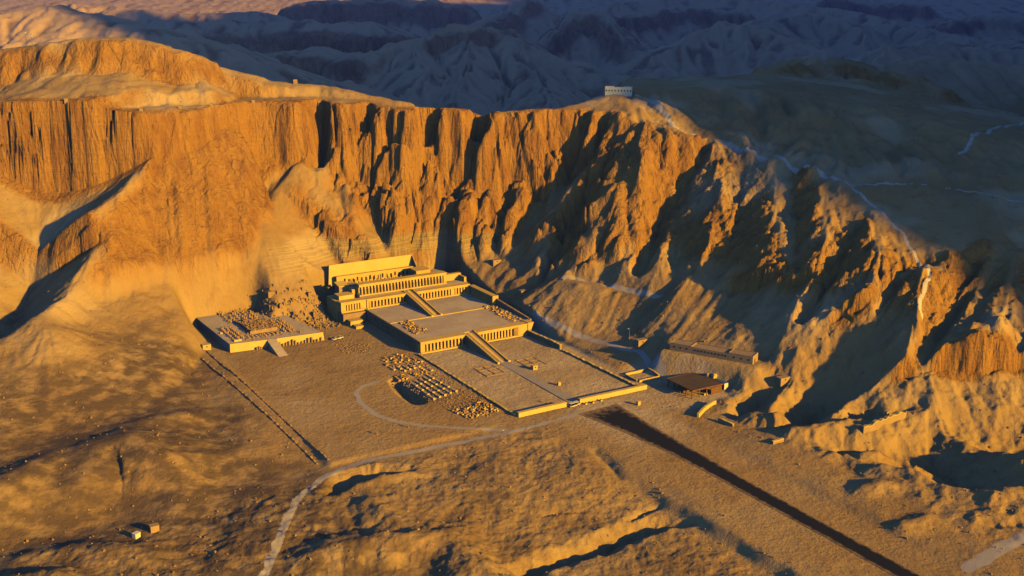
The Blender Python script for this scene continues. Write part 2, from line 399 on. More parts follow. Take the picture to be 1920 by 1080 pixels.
def terrain(x, y, want_masks=False):
    c = samp(CLIFF, x, y); far = samp(FARM, x, y); near = 1 - far
    gx = samp(DX, x, y); gy = samp(DY, x, y)
    # buttresses and cracks: the cliff line is pushed in and out
    zb = samp(BASE, x, y)                          # columns lean and break up with height
    lf = 1 - 0.86 * (1 - sstep(-0.215, -0.175, x / y)); rt = sstep(0.06, 0.13, x / y)
    wa = 2.4 + 7.0 * (1 - lf)
    xw = x + wa * perlin(zb / 21.0, x / 40.0, 13); yw = y + wa * perlin(zb / 21.0 + 9, x / 40.0, 15)
    big = billow(xw, yw, 42, 2, 11) - 0.36; sml = billow(xw, yw, 13, 2, 21) - 0.36
    fin = fbm(x, y, 4.5, 3, 31)
    crk = np.clip(1 - np.abs(perlin(xw / 24.0 + 3, yw / 24.0, 41)) * 13, 0, 1)
    n = near * (lf * (1 - 0.6 * rt) * (12.5 * big + 2.8 * sml + 1.3 * fin + 1.6 * (ridged(xw, yw, 8, 2, 33) - 0.55) - 3.5 * crk) + (1 - lf) * (3.0 * fbm(x, y, 60, 2, 23) + 5.0 * fbm(xw, yw, 34, 3, 27) + 1.0 * fbm(xw, yw, 9, 4, 25)))
    ribf = ridged(x, y, 110, 4, 51) - 0.5
    n = n + far * 36.0 * ribf
    n = n * (0.12 + 0.88 * c)
    z = samp(BASE, x - gx * n, np.clip(y - gy * n, 241, 4090))
    sl = samp(SL, x, y)
    talus = (1 - c) * sstep(0.18, 0.45, sl)
    z = z + near * talus * (0.55 * samp(RILL, x, y) + 0.8 * fbm(x, y, 14, 3, 61))
    z = z + far * (4.2 * samp(RILLF, x, y) * sstep(0.08, 0.35, sl) + 6.0 * fbm(x, y, 90, 5, 63, 0.6) + 5.0 * (ridged(x, y, 70, 4, 64, 0.6) - 0.55))
    z = z + near * (0.5 * fbm(x, y, 9, 4, 65) * (0.35 + talus + 1.6 * c) + 1.3 * fbm(x, y, 45, 3, 67))
    crag = near * rt * sstep(0.28, 0.6, sl) * sstep(28, 42, z) * (1 - sstep(95, 108, z))
    z = z + crag * (1.9 * samp(RIDG, x, y) + 2.2 * (billow(x, y, 12, 3, 87, 0.55) - 0.36) + 1.3 * fbm(x, y, 4, 3, 89))
    up_ = near * rt * sstep(80, 92, z) * (1 - c)
    z = z + up_ * (2.6 * samp(RIDG, x, y) * sstep(0.05, 0.25, sl) + 2.5 * fbm(x, y, 55, 4, 86) + 0.5 * fbm(x, y, 6, 3, 84))
    # ground on which people built
    s, t = st_of(x, y)
    rough = rect_mask(s, t, -190, -32, 62, 190, 18)
    z = z + rough * near * (3.2 * (ridged(x, y, 26, 3, 71) - 0.55) + 0.8 * fbm(x, y, 6, 3, 73))
    fg = sstep(-8, -22, s) * sstep(-26, -40, t)
    z = z + fg * (1.0 * fbm(x, y, 24, 4, 75) + 0.9 * (ridged(x, y, 15, 4, 74, 0.6) - 0.55) + 0.55 * fbm(x, y, 4, 3, 76))
    z = z - 3.0 * sstep(-24, -31, t + 2.5 * fbm(x, y, 20, 2, 78)) * sstep(-60, -110, s) * near
    pad = rect_mask(s, t, -3, 148, -130, 44, 4)
    pad = np.maximum(pad, rect_mask(s, t, 100, 228, -51, 45, 3))
    pad = np.maximum(pad, rect_mask(s, t, 140, 222, -126, -93, 14))
    pad = np.maximum(pad, rect_mask(s, t, 140, 200, -100, -76, 6))
    pad = np.maximum(pad, rect_mask(s, t, 140, 184, -90, -45, 26))
    pad = np.maximum(pad, rect_mask(s, t, -340, 5, -17, 24, 8))
    pad = np.maximum(pad, rect_mask(s, t, -30, 2, 20, 70, 8))
    pad = np.maximum(pad, rect_mask(s, t, -2, 24, 20, 58, 9))
    z = z - 0.085 * np.maximum(0, (-(x * 0.857 - y * 0.515) - 275)) * (1 - sstep(-6, 30, s)) * sstep(-100, -150, t) * near  # tilts the left foreground away from the sun to darken it
    pit = rect_mask(s, t, 20, 90, -95, -40, 2) * sstep(-0.6, -1.8, samp(BASE, x, y))
    pad = pad * (1 - pit)
    flat = 0.12 * fbm(x, y, 12, 3, 81) + 0.25 * fbm(x, y, 50, 2, 83)
    z = z * (1 - pad) + flat * pad
    # shelf of the long building, shelf of the ruins above the older temple
    b = shelf_mask(x, y)
    z = z * (1 - b) + b * 12.0
    if not want_masks: return z
    return z, c, far, sl, pad, rough, s, t

LB0 = pix(1411, 684, 12); LB1 = pix(1256, 656, 12)
_bd = math.hypot(LB1[0] - LB0[0], LB1[1] - LB0[1]); LBU = ((LB1[0] - LB0[0]) / _bd, (LB1[1] - LB0[1]) / _bd); LBV = (LBU[1], -LBU[0])
if LBV[1] < 0: LBV = (-LBV[0], -LBV[1])
def shelf_mask(x, y):
    u = (x - LB0[0]) * LBU[0] + (y - LB0[1]) * LBU[1]; v = (x - LB0[0]) * LBV[0] + (y - LB0[1]) * LBV[1]
    return rect_mask(u, v, -2, _bd + 3, -2.0, 9, 9)
def zt(x, y):
    return float(terrain(np.array([x], np.float64), np.array([y], np.float64))[0])

# ------------------------------------------------------------------ mesh of the land: columns fan out from the view point, rows crowd where it is steep
MC, MR = 1060, 880
ac = np.linspace(A_MIN + 0.004, A_MAX - 0.004, MC)
HC = terrain(np.repeat(av[:, None], NL, 1) * GY, GY.astype(np.float64))
ang = (CAM_H - HC) / GY
dang = np.abs(np.diff(ang, axis=1)); dlog = np.diff(lv)[None, :]
vis = np.ones_like(dang)
ds = np.sqrt((dang * 1.0) ** 2 + (0.25 * dlog * np.minimum(0.4, 250.0 / GY[:, 1:])) ** 2) + 0.02 * dlog
# ground hidden behind the rim needs few rows
run = np.minimum.accumulate(ang, axis=1)[:, 1:]
hid = sstep(0.002, 0.012, ang[:, 1:] - run)
ds = ds * (1 - 0.8 * hid)
ds = blur(blur(ds, 8, 0), 3, 1)
cum = np.concatenate([np.zeros((NA, 1)), np.cumsum(ds, axis=1)], axis=1); cum /= cum[:, -1:]
cum = blur(cum, 3, 0)
LR = np.zeros((NA, MR)); tt = np.linspace(0, 1, MR)
for i in range(NA): LR[i] = np.interp(tt, cum[i], lv)
LM = np.zeros((MC, MR))
for k in range(MR): LM[:, k] = np.interp(ac, av, LR[:, k])
MY = np.exp(LM); MX = ac[:, None] * MY
MZ, mc, mf, msl, mpad, mrough, ms, mt = terrain(MX, MY, True)
del HC, ang, dang, ds, cum, run, hid

def grid_region(name, mask, mat):
    """one object for the faces of the land in mask (MC-1, MR-1)"""
    idx = -np.ones((MC, MR), np.int64)
    fi, fj = np.nonzero(mask)
    quads = np.stack([fi * MR + fj, (fi + 1) * MR + fj, (fi + 1) * MR + fj + 1, fi * MR + fj + 1], 1)
    used, inv = np.unique(quads.ravel(), return_inverse=True)
    co = np.stack([MX.ravel()[used], MY.ravel()[used], MZ.ravel()[used]], 1).astype(np.float32)
    me = bpy.data.meshes.new(name)
    n = len(quads)
    me.vertices.add(len(used)); me.vertices.foreach_set('co', co.ravel())
    me.loops.add(n * 4); me.loops.foreach_set('vertex_index', inv.astype(np.int32))
    me.polygons.add(n); me.polygons.foreach_set('loop_start', np.arange(0, n * 4, 4, dtype=np.int32))
    me.polygons.foreach_set('use_smooth', np.ones(n, bool))
    for an, arr in ATTR.items():
        at_ = me.attributes.new(an, 'FLOAT', 'POINT'); at_.data.foreach_set('value', arr.ravel()[used].astype(np.float32))
    me.update(calc_edges=True)
    me.materials.append(mat)
    o = bpy.data.objects.new(name, me); COL.objects.link(o); o['kind'] = 'structure'
    return o

# ------------------------------------------------------------------ materials
def new_mat(name):
    m = bpy.data.materials.new(name); m.use_nodes = True
    nt = m.node_tree; b = nt.nodes['Principled BSDF']
    b.inputs['Specular IOR Level'].default_value = 0.15; b.inputs['Roughness'].default_value = 0.95
    return m, nt, b
def nd(nt, t, **kw):
    n = nt.nodes.new(t)
    for k, v in kw.items(): setattr(n, k, v)
    return n
def mixc(nt, fac, a, b):
    n = nd(nt, 'ShaderNodeMix', data_type='RGBA')
    for i, v in ((0, fac), (6, a), (7, b)):
        if hasattr(v, 'is_output'): nt.links.new(v, n.inputs[i])
        else: n.inputs[i].default_value = (v if i == 0 else (*v, 1))
    return n.outputs[2]
def ramp(nt, v, a, b):
    n = nd(nt, 'ShaderNodeMapRange'); n.inputs[1].default_value = a; n.inputs[2].default_value = b
    n.interpolation_type = 'SMOOTHSTEP'
    nt.links.new(v, n.inputs[0]); return n.outputs[0]
def noise(nt, vec, scale, detail=4, rough=0.55):
    n = nd(nt, 'ShaderNodeTexNoise'); n.inputs['Scale'].default_value = scale; n.inputs['Detail'].default_value = detail; n.inputs['Roughness'].default_value = rough
    if vec is not None: nt.links.new(vec, n.inputs['Vector'])
    return n.outputs['Fac']
def mapping(nt, vec, sc_):
    n = nd(nt, 'ShaderNodeMapping'); n.inputs['Scale'].default_value = sc_; nt.links.new(vec, n.inputs['Vector']); return n.outputs[0]
def math2(nt, op, a, b):
    n = nd(nt, 'ShaderNodeMath', operation=op)
    for i, v in enumerate((a, b)):
        if hasattr(v, 'is_output'): nt.links.new(v, n.inputs[i])
        else: n.inputs[i].default_value = v
    return n.outputs[0]
def attr(nt, name):
    n = nd(nt, 'ShaderNodeAttribute'); n.attribute_name = name; return n.outputs['Fac']
def bump(nt, h, dist, strength=1.0, prev=None):
    n = nd(nt, 'ShaderNodeBump'); n.inputs['Distance'].default_value = dist; n.inputs['Strength'].default_value = strength
    nt.links.new(h, n.inputs['Height'])
    if prev is not None: nt.links.new(prev, n.inputs['Normal'])
    return n.outputs[0]

def land_material():
    m, nt, b = new_mat('desert_rock_and_sand')
    pos = nd(nt, 'ShaderNodeNewGeometry').outputs['Position']
    rock = attr(nt, 'rock'); strata = attr(nt, 'strata'); pale = attr(nt, 'pale'); far = attr(nt, 'far')
    stretched = mapping(nt, pos, (1, 1, 0.17))
    big = noise(nt, pos, 0.022, 4); mid = noise(nt, pos, 0.12, 5); fine = noise(nt, pos, 0.7, 4, 0.65)
    streak = noise(nt, stretched, 0.16, 6, 0.62); sfine = noise(nt, stretched, 0.55, 5, 0.65)
    sand = mixc(nt, ramp(nt, big, 0.35, 0.65), (0.43, 0.285, 0.12), (0.48, 0.34, 0.165))
    sand = mixc(nt, math2(nt, 'MULTIPLY', ramp(nt, noise(nt, pos, 0.009, 5, 0.6), 0.5, 0.68), 0.6), sand, (0.31, 0.20, 0.085))
    sand = mixc(nt, ramp(nt, mid, 0.52, 0.75), sand, (0.36, 0.225, 0.09))
    sand = mixc(nt, math2(nt, 'MULTIPLY', ramp(nt, fine, 0.55, 0.8), 0.45), sand, (0.27, 0.165, 0.07))
    rk = mixc(nt, ramp(nt, streak, 0.35, 0.65), (0.37, 0.18, 0.04), (0.54, 0.295, 0.065))
    rk = mixc(nt, ramp(nt, big, 0.45, 0.7), rk, (0.52, 0.28, 0.06))
    rk = mixc(nt, math2(nt, 'MULTIPLY', ramp(nt, sfine, 0.55, 0.75), 0.55), rk, (0.25, 0.12, 0.035))
    # banded beds at the foot of the cliff
    sx = nd(nt, 'ShaderNodeSeparateXYZ'); nt.links.new(pos, sx.inputs[0])
    zz = math2(nt, 'ADD', sx.outputs[2], math2(nt, 'MULTIPLY', noise(nt, pos, 0.02, 3), 6.0))
    cz = nd(nt, 'ShaderNodeCombineXYZ'); nt.links.new(zz, cz.inputs[2])
    band = noise(nt, cz.outputs[0], 0.5, 3, 0.6)
    beds = mixc(nt, ramp(nt, band, 0.4, 0.62), (0.38, 0.265, 0.11), (0.55, 0.40, 0.18))
    col = mixc(nt, rock, sand, rk)
    col = mixc(nt, strata, col, beds)
    col = mixc(nt, math2(nt, 'MULTIPLY', attr(nt, 'gravel_vignette'), ramp(nt, mid, 0.3, 0.6)), col, (0.165, 0.115, 0.065))  # gravel tint together with the painted vignette darkening
    col = mixc(nt, pale, col, (0.64, 0.51, 0.34))
    fcol = mixc(nt, rock, (0.66, 0.47, 0.33), mixc(nt, ramp(nt, streak, 0.35, 0.65), (0.32, 0.17, 0.11), (0.50, 0.29, 0.18)))
    fcol = mixc(nt, math2(nt, 'MULTIPLY', attr(nt, 'frill'), ramp(nt, big, 0.35, 0.6)), fcol, (0.27, 0.16, 0.115))
    col = mixc(nt, far, col, fcol)
    nt.links.new(col, b.inputs['Base Color'])
    vor = nd(nt, 'ShaderNodeTexVoronoi'); vor.feature = 'DISTANCE_TO_EDGE'; vor.inputs['Scale'].default_value = 0.11
    wrp = nd(nt, 'ShaderNodeVectorMath', operation='ADD'); wsc = nd(nt, 'ShaderNodeVectorMath', operation='SCALE'); wsc.inputs['Scale'].default_value = 5.0
    wno = nd(nt, 'ShaderNodeTexNoise'); wno.inputs['Scale'].default_value = 0.2; wno.inputs['Detail'].default_value = 4; nt.links.new(stretched, wno.inputs['Vector'])
    nt.links.new(wno.outputs['Color'], wsc.inputs[0]); nt.links.new(stretched, wrp.inputs[0]); nt.links.new(wsc.outputs[0], wrp.inputs[1]); nt.links.new(wrp.outputs[0], vor.inputs['Vector'])
    crack = ramp(nt, vor.outputs['Distance'], 0.0, 0.07)
    bed = noise(nt, cz.outputs[0], 0.35, 4, 0.7)
    bh = math2(nt, 'ADD', math2(nt, 'MULTIPLY', streak, 2.2), math2(nt, 'MULTIPLY', sfine, 1.3))
    bh = math2(nt, 'ADD', bh, math2(nt, 'ADD', math2(nt, 'MULTIPLY', crack, 0.28), math2(nt, 'MULTIPLY', bed, 0.6)))
    nrm = bump(nt, bh, 2.2)
    nt.links.new(rock, nrm.node.inputs['Strength'])
    sb = math2(nt, 'ADD', math2(nt, 'MULTIPLY', noise(nt, pos, 0.45, 5, 0.7), 1.0), math2(nt, 'MULTIPLY', mid, 1.2))
    nrm = bump(nt, sb, 0.8, 0.9, nrm)
    nb = bump(nt, band, 1.2, 1.0, nrm); nt.links.new(strata, nb.node.inputs['Strength'])
    nt.links.new(nb, b.inputs['Normal'])
    return m
LAND = land_material()

rim_near = mf < 0.5
rock_m = np.clip(mc * 1.15, 0, 1)
up = sstep(0.55, 0.95, msl)
rock_m = np.maximum(rock_m, 0.8 * up * sstep(70, 100, MZ))
rock_m = np.maximum(rock_m, 0.85 * sstep(0.35, 0.6, msl) * sstep(36, 48, MZ + 8 * fbm(MX, MY, 25, 3, 95)) * sstep(0.05, 0.1, MX / MY) * (1 - mf))
s_m = ms; t_m = mt
hillside = np.zeros_like(MZ)
strata_m = sstep(24, 27, MZ + 2 * fbm(MX, MY, 30, 2, 91)) * (1 - sstep(37, 40, MZ + 3 * fbm(MX, MY, 40, 2, 92))) * sstep(-85, -60, t_m) * (1 - sstep(60, 110, t_m)) * sstep(190, 210, s_m)
pale_m = 0.55 * sstep(0.05, 0.35, fbm(MX, MY, 60, 3, 93)) * (1 - mc) * (1 - mf) * sstep(15, 40, MZ)
pale_m = np.maximum(pale_m, 0.35 * mpad * sstep(0, 0.4, fbm(MX, MY, 70, 3, 94)))
pale_m = np.maximum(pale_m, 0.95 * mpad * np.maximum(sstep(-75, -30, s_m) * sstep(-20, 0, t_m) * (1 - sstep(-6, 0, s_m)), sstep(-3, 3, s_m) * sstep(-36, -33, t_m)) * (0.5 + 0.5 * sstep(-0.3, 0.35, fbm(MX, MY, 30, 4, 99))))
grav_vignette_m = (1 - mf) * np.maximum(sstep(-20, -45, s_m) * sstep(-26, -40, t_m), sstep(-130, -142, t_m) * (1 - sstep(10, 26, MZ))) * sstep(-0.35, 0.3, fbm(MX, MY, 55, 4, 96) + 0.5 * sstep(-140, -175, t_m)) * (0.7 + 0.3 * sstep(-133, -155, t_m))  # gravel patches, strengthened to paint the vignette's dark lower left into the ground
ATTR = {'frill': sstep(-0.2, 0.9, -samp(RILLF, MX, MY) + 0.8 * fbm(MX, MY, 60, 4, 90)) * 0.85 * mf, 'gravel_vignette': grav_vignette_m, 'rock': rock_m, 'strata': strata_m, 'pale': pale_m, 'far': mf}


# ------------------------------------------------------------------ where a line of sight meets the finished land
def hit(px, py, y0=300.0, y1=1250.0):
    u = (px - 960) / FPX; v = (540 - py) / FPX; dy = CP + v * SP; dz = -SP + v * CP
    Y = np.arange(y0, y1, 0.6); X = u / dy * Y; Z = CAM_H + dz / dy * Y
    h = terrain(X, Y); k = int(np.argmax(Z <= h))
    if not (Z <= h).any(): k = len(Y) - 1
    return float(X[k]), float(Y[k]), float(h[k])
def px_line(pts): return [hit(*p)[:2] for p in pts]
def way_mat(name, core, edge, mixlo=0.45, mixhi=1.0):
    m, nt, b = new_mat(name)
    pos = nd(nt, 'ShaderNodeNewGeometry').outputs['Position']
    e = attr(nt, 'edge'); n = noise(nt, pos, 0.35, 5, 0.65); n2 = noise(nt, pos, 1.6, 4, 0.6)
    f = ramp(nt, math2(nt, 'ADD', e, math2(nt, 'MULTIPLY', math2(nt, 'SUBTRACT', n, 0.5), 0.9)), mixlo, mixhi)
    c = mixc(nt, math2(nt, 'MULTIPLY', n2, 0.5), core, tuple(k * 0.8 for k in core))
    nt.links.new(mixc(nt, f, c, edge), b.inputs['Base Color'])
    nt.links.new(bump(nt, n2, 0.08), b.inputs['Normal'])
    return m
ASPH = way_mat('asphalt_with_blown_sand', (0.018, 0.020, 0.026), (0.40, 0.28, 0.165), 0.62, 1.12)
DUST = way_mat('pale_track_dust', (0.50, 0.46, 0.44), (0.44, 0.32, 0.21), 0.75, 1.15)
TRAIL = way_mat('whitish_trail', (0.62, 0.58, 0.55), (0.46, 0.35, 0.24), 0.65, 1.15)
WAYS = [
 ('dirt_track', 1.7, DUST, px_line([(1090, 776), (1010, 797), (950, 812), (850, 832), (760, 850), (690, 864), (640, 880), (598, 902), (560, 934), (538, 975), (520, 1020), (505, 1060), (494, 1079)]) + [W(-88, -192), W(-120, -205)]),
 ('loop_track', 1.4, DUST, px_line([(712, 716), (680, 724), (668, 738), (678, 757), (705, 778), (745, 791), (800, 799), (860, 803), (950, 806)])),
 ('side_road', 3.0, DUST, px_line([(1812, 1066), (1845, 1050), (1880, 1026), (1919, 1008), (1985, 985)])),
 ('ridge_trail', 1.7, TRAIL, px_line([(1192, 178), (1215, 187), (1235, 200), (1250, 216), (1262, 236), (1300, 252), (1345, 262), (1400, 278), (1450, 294), (1510, 314), (1560, 331), (1592, 346)])),
 ('mountain_trail', 1.0, TRAIL, px_line([(1592, 346), (1612, 362), (1640, 388), (1665, 412), (1692, 436), (1702, 460), (1716, 482), (1740, 500), (1742, 522), (1733, 545), (1722, 572), (1735, 602)])),
 ('crest_trail', 1.1, TRAIL, px_line([(1592, 346), (1660, 344), (1720, 346), (1800, 356), (1860, 366), (1919, 378)])),
 ('plateau_track', 1.5, TRAIL, px_line([(1800, 288), (1818, 268), (1832, 252), (1858, 243), (1890, 236), (1919, 229)])),
 ('footpath', 2.0, DUST, px_line([(1000, 602), (1060, 618), (1120, 640), (1175, 655), (1200, 660), (1225, 680), (1240, 700)])),
 ('bank_path', 1.5, DUST, px_line([(1052, 522), (1080, 524), (1120, 532), (1180, 545), (1240, 556)])),
]
taken = np.zeros((MC - 1, MR - 1), bool)
for wname, hw, wmat, wpts in WAYS:
    w3 = [(x_, y_, 0.0) for x_, y_ in wpts]
    ymin = min(p[1] for p in wpts) - 8; ymax = max(p[1] for p in wpts) + 8
    amin = min(p[0] / p[1] for p in wpts) - 0.02; amax = max(p[0] / p[1] for p in wpts) + 0.02
    c0, c1 = np.searchsorted(ac, amin), np.searchsorted(ac, amax)
    xx, yy = MX[c0:c1], MY[c0:c1]
    d = np.full(xx.shape, 99.0); inb = (yy > ymin) & (yy < ymax)
    q = inb.nonzero(); wv = fbm(xx[q], yy[q], 8, 2, 97)
    dd, _z = seg_field(w3, xx[q] + 0.8 * wv, yy[q] + 0.8 * fbm(xx[q], yy[q], 8, 2, 98)); d[q] = dd / (hw * (1 + 0.35 * wv))
    ed = np.ones((MC, MR)); ed[c0:c1] = np.minimum(d, 9)
    fm = (0.25 * (ed[:-1, :-1] + ed[1:, :-1] + ed[:-1, 1:] + ed[1:, 1:]) < 1.0) & ~taken & (0.25 * (msl[:-1, :-1] + msl[1:, :-1] + msl[:-1, 1:] + msl[1:, 1:]) < 1.15)
    taken |= fm
    ATTR['edge'] = ed
    grid_region(wname, fm, wmat)
del ATTR['edge']

# regions of the land
def fc(A): return 0.25 * (A[:-1, :-1] + A[1:, :-1] + A[:-1, 1:] + A[1:, 1:])
Ya = [np.interp(ac, av, r[0]) for r in ROWS]
fy = fc(MY); fa_ = 0.5 * (ac[:-1] + ac[1:])[:, None]
rimY = 0.5 * (Ya[RIM][:-1] + Ya[RIM][1:])[:, None] + 3
footY = 0.5 * (Ya[2][:-1] + Ya[2][1:])[:, None]
baseY = 0.5 * (Ya[4][:-1] + Ya[4][1:])[:, None] - 12
fp = fc(mpad)
farf = (fy > 1100) & ~taken
behind = (fy > rimY) & ~farf & ~taken
front = (fy <= rimY) & ~taken
floor_ = front & ((fy <= footY) | (fp > 0.5))
scree = front & ~floor_ & (fy <= baseY)
cliff_ = front & ~floor_ & ~scree
right_ = fa_ > 0.085
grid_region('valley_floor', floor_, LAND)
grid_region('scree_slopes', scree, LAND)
grid_region('cliff', cliff_ & ~right_, LAND)
grid_region('rocky_hillside', cliff_ & right_, LAND)
grid_region('hill', behind & (fa_ <= 0.0), LAND)
grid_region('plateau', behind & (fa_ > 0.0), LAND)
grid_region('far_mountains', farf, LAND)

# added unseen ridge beyond the right edge, shaped to shade far hills and plateau
def shade_ridge():
    nu, nv = 220, 60
    P = np.array([(850, -60, 0), (850, 75, 170), (850, 200, 350), (890, 270, 530), (930, 330, 730), (990, 430, 800), (1080, 620, 820), (1250, 950, 830), (1650, 1700, 850), (2250, 2700, 790), (2650, 3300, 300), (2750, 3500, 0)], float)
    L = np.concatenate([[0], np.cumsum(np.hypot(np.diff(P[:, 0]), np.diff(P[:, 1])))])
    u = np.linspace(0, L[-1], nu); px_, py_, pz_ = (np.interp(u, L, P[:, k]) for k in range(3))
    tx = np.gradient(px_); ty = np.gradient(py_); n = np.hypot(tx, ty); nx, ny = ty / n, -tx / n
    v = np.linspace(-1, 1, nv)
    wid = 60 + 0.85 * pz_
    X = px_[:, None] + nx[:, None] * v[None] * wid[:, None]; Y = py_[:, None] + ny[:, None] * v[None] * wid[:, None]
    Z = pz_[:, None] * (1 - np.abs(v[None]) ** 1.15) * (1 + 0.16 * (ridged(X, Y, 160, 4, 101) - 0.6)) + 26 * fbm(X, Y, 70, 4, 103) * (1 - np.abs(v[None])) - 20 * np.abs(v[None])
    idx = np.arange(nu * nv).reshape(nu, nv)
    q = np.stack([idx[:-1, :-1], idx[1:, :-1], idx[1:, 1:], idx[:-1, 1:]], -1).reshape(-1, 4)
    me = bpy.data.meshes.new('added_shade_ridge'); me.from_pydata(np.stack([X, Y, Z], -1).reshape(-1, 3).tolist(), [], q.tolist()); me.update()
    for an, val in (('rock', 0.6), ('strata', 0), ('pale', 0), ('far', 1), ('gravel_vignette', 0), ('frill', 0.4)):
        at_ = me.attributes.new(an, 'FLOAT', 'POINT'); at_.data.foreach_set('value', np.full(nu * nv, val, np.float32))
    me.materials.append(LAND)
    o = bpy.data.objects.new('added_shade_ridge', me); COL.objects.link(o); o['kind'] = 'structure'
shade_ridge()
# ------------------------------------------------------------------ helpers for built things
class MB:
    def __init__(self): self.v = []; self.f = []
    def add(self, vs, fs):
        o = len(self.v); self.v += [tuple(p) for p in vs]; self.f += [tuple(i + o for i in f) for f in fs]; return self
    def box(self, x0, x1, y0, y1, z0, z1, batter=0.0):
        b = batter
        return self.add([(x0, y0, z0), (x1, y0, z0), (x1, y1, z0), (x0, y1, z0), (x0 + b, y0 + b, z1), (x1 - b, y0 + b, z1), (x1 - b, y1 - b, z1), (x0 + b, y1 - b, z1)],
                        [(3, 2, 1, 0), (4, 5, 6, 7), (0, 1, 5, 4), (1, 2, 6, 5), (2, 3, 7, 6), (3, 0, 4, 7)])
    def hexa(self, bot, top):
        return self.add(list(bot) + list(top), [(3, 2, 1, 0), (4, 5, 6, 7), (0, 1, 5, 4), (1, 2, 6, 5), (2, 3, 7, 6), (3, 0, 4, 7)])
    def ramp(self, x0, x1, y0, y1, z0, z1a, z1b):
        """solid between y0 and y1 whose top climbs from z1a to z1b"""
        return self.hexa([(x0, y0, z0), (x1, y0, z0), (x1, y1, z0), (x0, y1, z0)], [(x0, y0, z1a), (x1, y0, z1a), (x1, y1, z1b), (x0, y1, z1b)])
    def cyl(self, x, y, z0, z1, r0, r1=None, n=8):
        r1 = r0 if r1 is None else r1
        vs = [(x + r0 * math.cos(2 * math.pi * i / n), y + r0 * math.sin(2 * math.pi * i / n), z0) for i in range(n)] + \
             [(x + r1 * math.cos(2 * math.pi * i / n), y + r1 * math.sin(2 * math.pi * i / n), z1) for i in range(n)]
        return self.add(vs, [tuple(range(n - 1, -1, -1)), tuple(range(n, 2 * n))] + [(i, (i + 1) % n, n + (i + 1) % n, n + i) for i in range(n)])
    def rock(self, x, y, z, sx, sy, sz, rot, rng, j=0.16):
        c, s_ = math.cos(rot), math.sin(rot); vs = []
        for k in range(8):
            dx = (-1, 1, 1, -1)[k % 4] * sx / 2 * (1 + rng.uniform(-j, j)); dy = (-1, -1, 1, 1)[k % 4] * sy / 2 * (1 + rng.uniform(-j, j))
            dz = (-0.35 * sz if k < 4 else sz * (1 + rng.uniform(-j, j)))
            if k >= 4: dx *= 0.86; dy *= 0.86
            vs.append((x + dx * c - dy * s_, y + dx * s_ + dy * c, z + dz))
        return self.hexa(vs[:4], vs[4:])
    def mesh(self, name, mat):
        me = bpy.data.meshes.new(name); me.from_pydata(self.v, [], self.f); me.update(); me.materials.append(mat); return me
    def obj(self, name, mat, parent=None):
        o = bpy.data.objects.new(name, self.mesh(name, mat)); COL.objects.link(o)
        if parent is not None: o.parent = parent
        return o
def tag(o, label, cat, group=None):
    o['label'] = label; o['category'] = cat
    if group: o['group'] = group
    return o
def thing(name, label, cat, loc=(0, 0, 0), rz=0.0, group=None):
    o = bpy.data.objects.new(name, None); o.empty_display_size = 1; COL.objects.link(o)
    o.location = loc; o.rotation_euler = (0, 0, rz)
    return tag(o, label, cat, group)
def inst(me, name, loc, parent=None, rz=0.0, scale=None):
    o = bpy.data.objects.new(name, me); COL.objects.link(o); o.location = loc; o.rotation_euler = (0, 0, rz)
    if scale: o.scale = scale
    if parent is not None: o.parent = parent
    return o
def copy_tree(o, parent=None):
    c = o.copy(); COL.objects.link(c); c.parent = parent
    for ch in list(o.children): copy_tree(ch, c)
    return c
TR = AX - math.pi / 2                           # turn of everything built along the temple's axis
R1 = random.Random(7)

# materials of built things
def stone_mat(name, c1, c2, c3, scale=0.5, bmp=0.12, course=0.0):
    m, nt, b = new_mat(name)
    pos = nd(nt, 'ShaderNodeNewGeometry').outputs['Position']
    n1 = noise(nt, pos, scale * 0.35, 4); n2 = noise(nt, pos, scale * 2.2, 5, 0.65)
    col = mixc(nt, ramp(nt, n1, 0.35, 0.65), c1, c2)
    col = mixc(nt, math2(nt, 'MULTIPLY', ramp(nt, n2, 0.5, 0.75), 0.6), col, c3)
    nt.links.new(col, b.inputs['Base Color'])
    nrm = bump(nt, n2, bmp)
    if course:
        sx = nd(nt, 'ShaderNodeSeparateXYZ'); nt.links.new(pos, sx.inputs[0])
        w = math2(nt, 'PINGPONG', sx.outputs[2], course * 0.5)
        nrm = bump(nt, ramp(nt, w, 0.0, 0.08), 0.06, 1.0, nrm)
    nt.links.new(nrm, b.inputs['Normal'])
    return m
LIME = stone_mat('temple_limestone', (0.76, 0.55, 0.17), (0.70, 0.48, 0.15), (0.56, 0.36, 0.11), 0.5, 0.15, 1.1)
LIME2 = stone_mat('pale_limestone', (0.78, 0.58, 0.19), (0.74, 0.53, 0.17), (0.64, 0.44, 0.14), 0.4, 0.08)
COURT = stone_mat('court_dust', (0.54, 0.45, 0.36), (0.66, 0.56, 0.46), (0.43, 0.35, 0.27), 0.22, 0.25)
RETAIN = stone_mat('retaining_masonry', (0.46, 0.32, 0.18), (0.40, 0.27, 0.15), (0.30, 0.20, 0.11), 0.6, 0.35, 1.3)
RUIN = stone_mat('ruin_stone', (0.47, 0.32, 0.165), (0.38, 0.25, 0.13), (0.26, 0.17, 0.095), 0.9, 0.35)
PAVE = stone_mat('grey_paving', (0.40, 0.36, 0.33), (0.46, 0.41, 0.37), (0.34, 0.31, 0.29), 0.5, 0.06)
MUD = stone_mat('mud_brick', (0.47, 0.33, 0.18), (0.42, 0.29, 0.155), (0.34, 0.23, 0.13), 0.7, 0.12)
MUDROOF = stone_mat('mud_roof', (0.36, 0.27, 0.19), (0.42, 0.32, 0.225), (0.30, 0.22, 0.16), 0.3, 0.12)
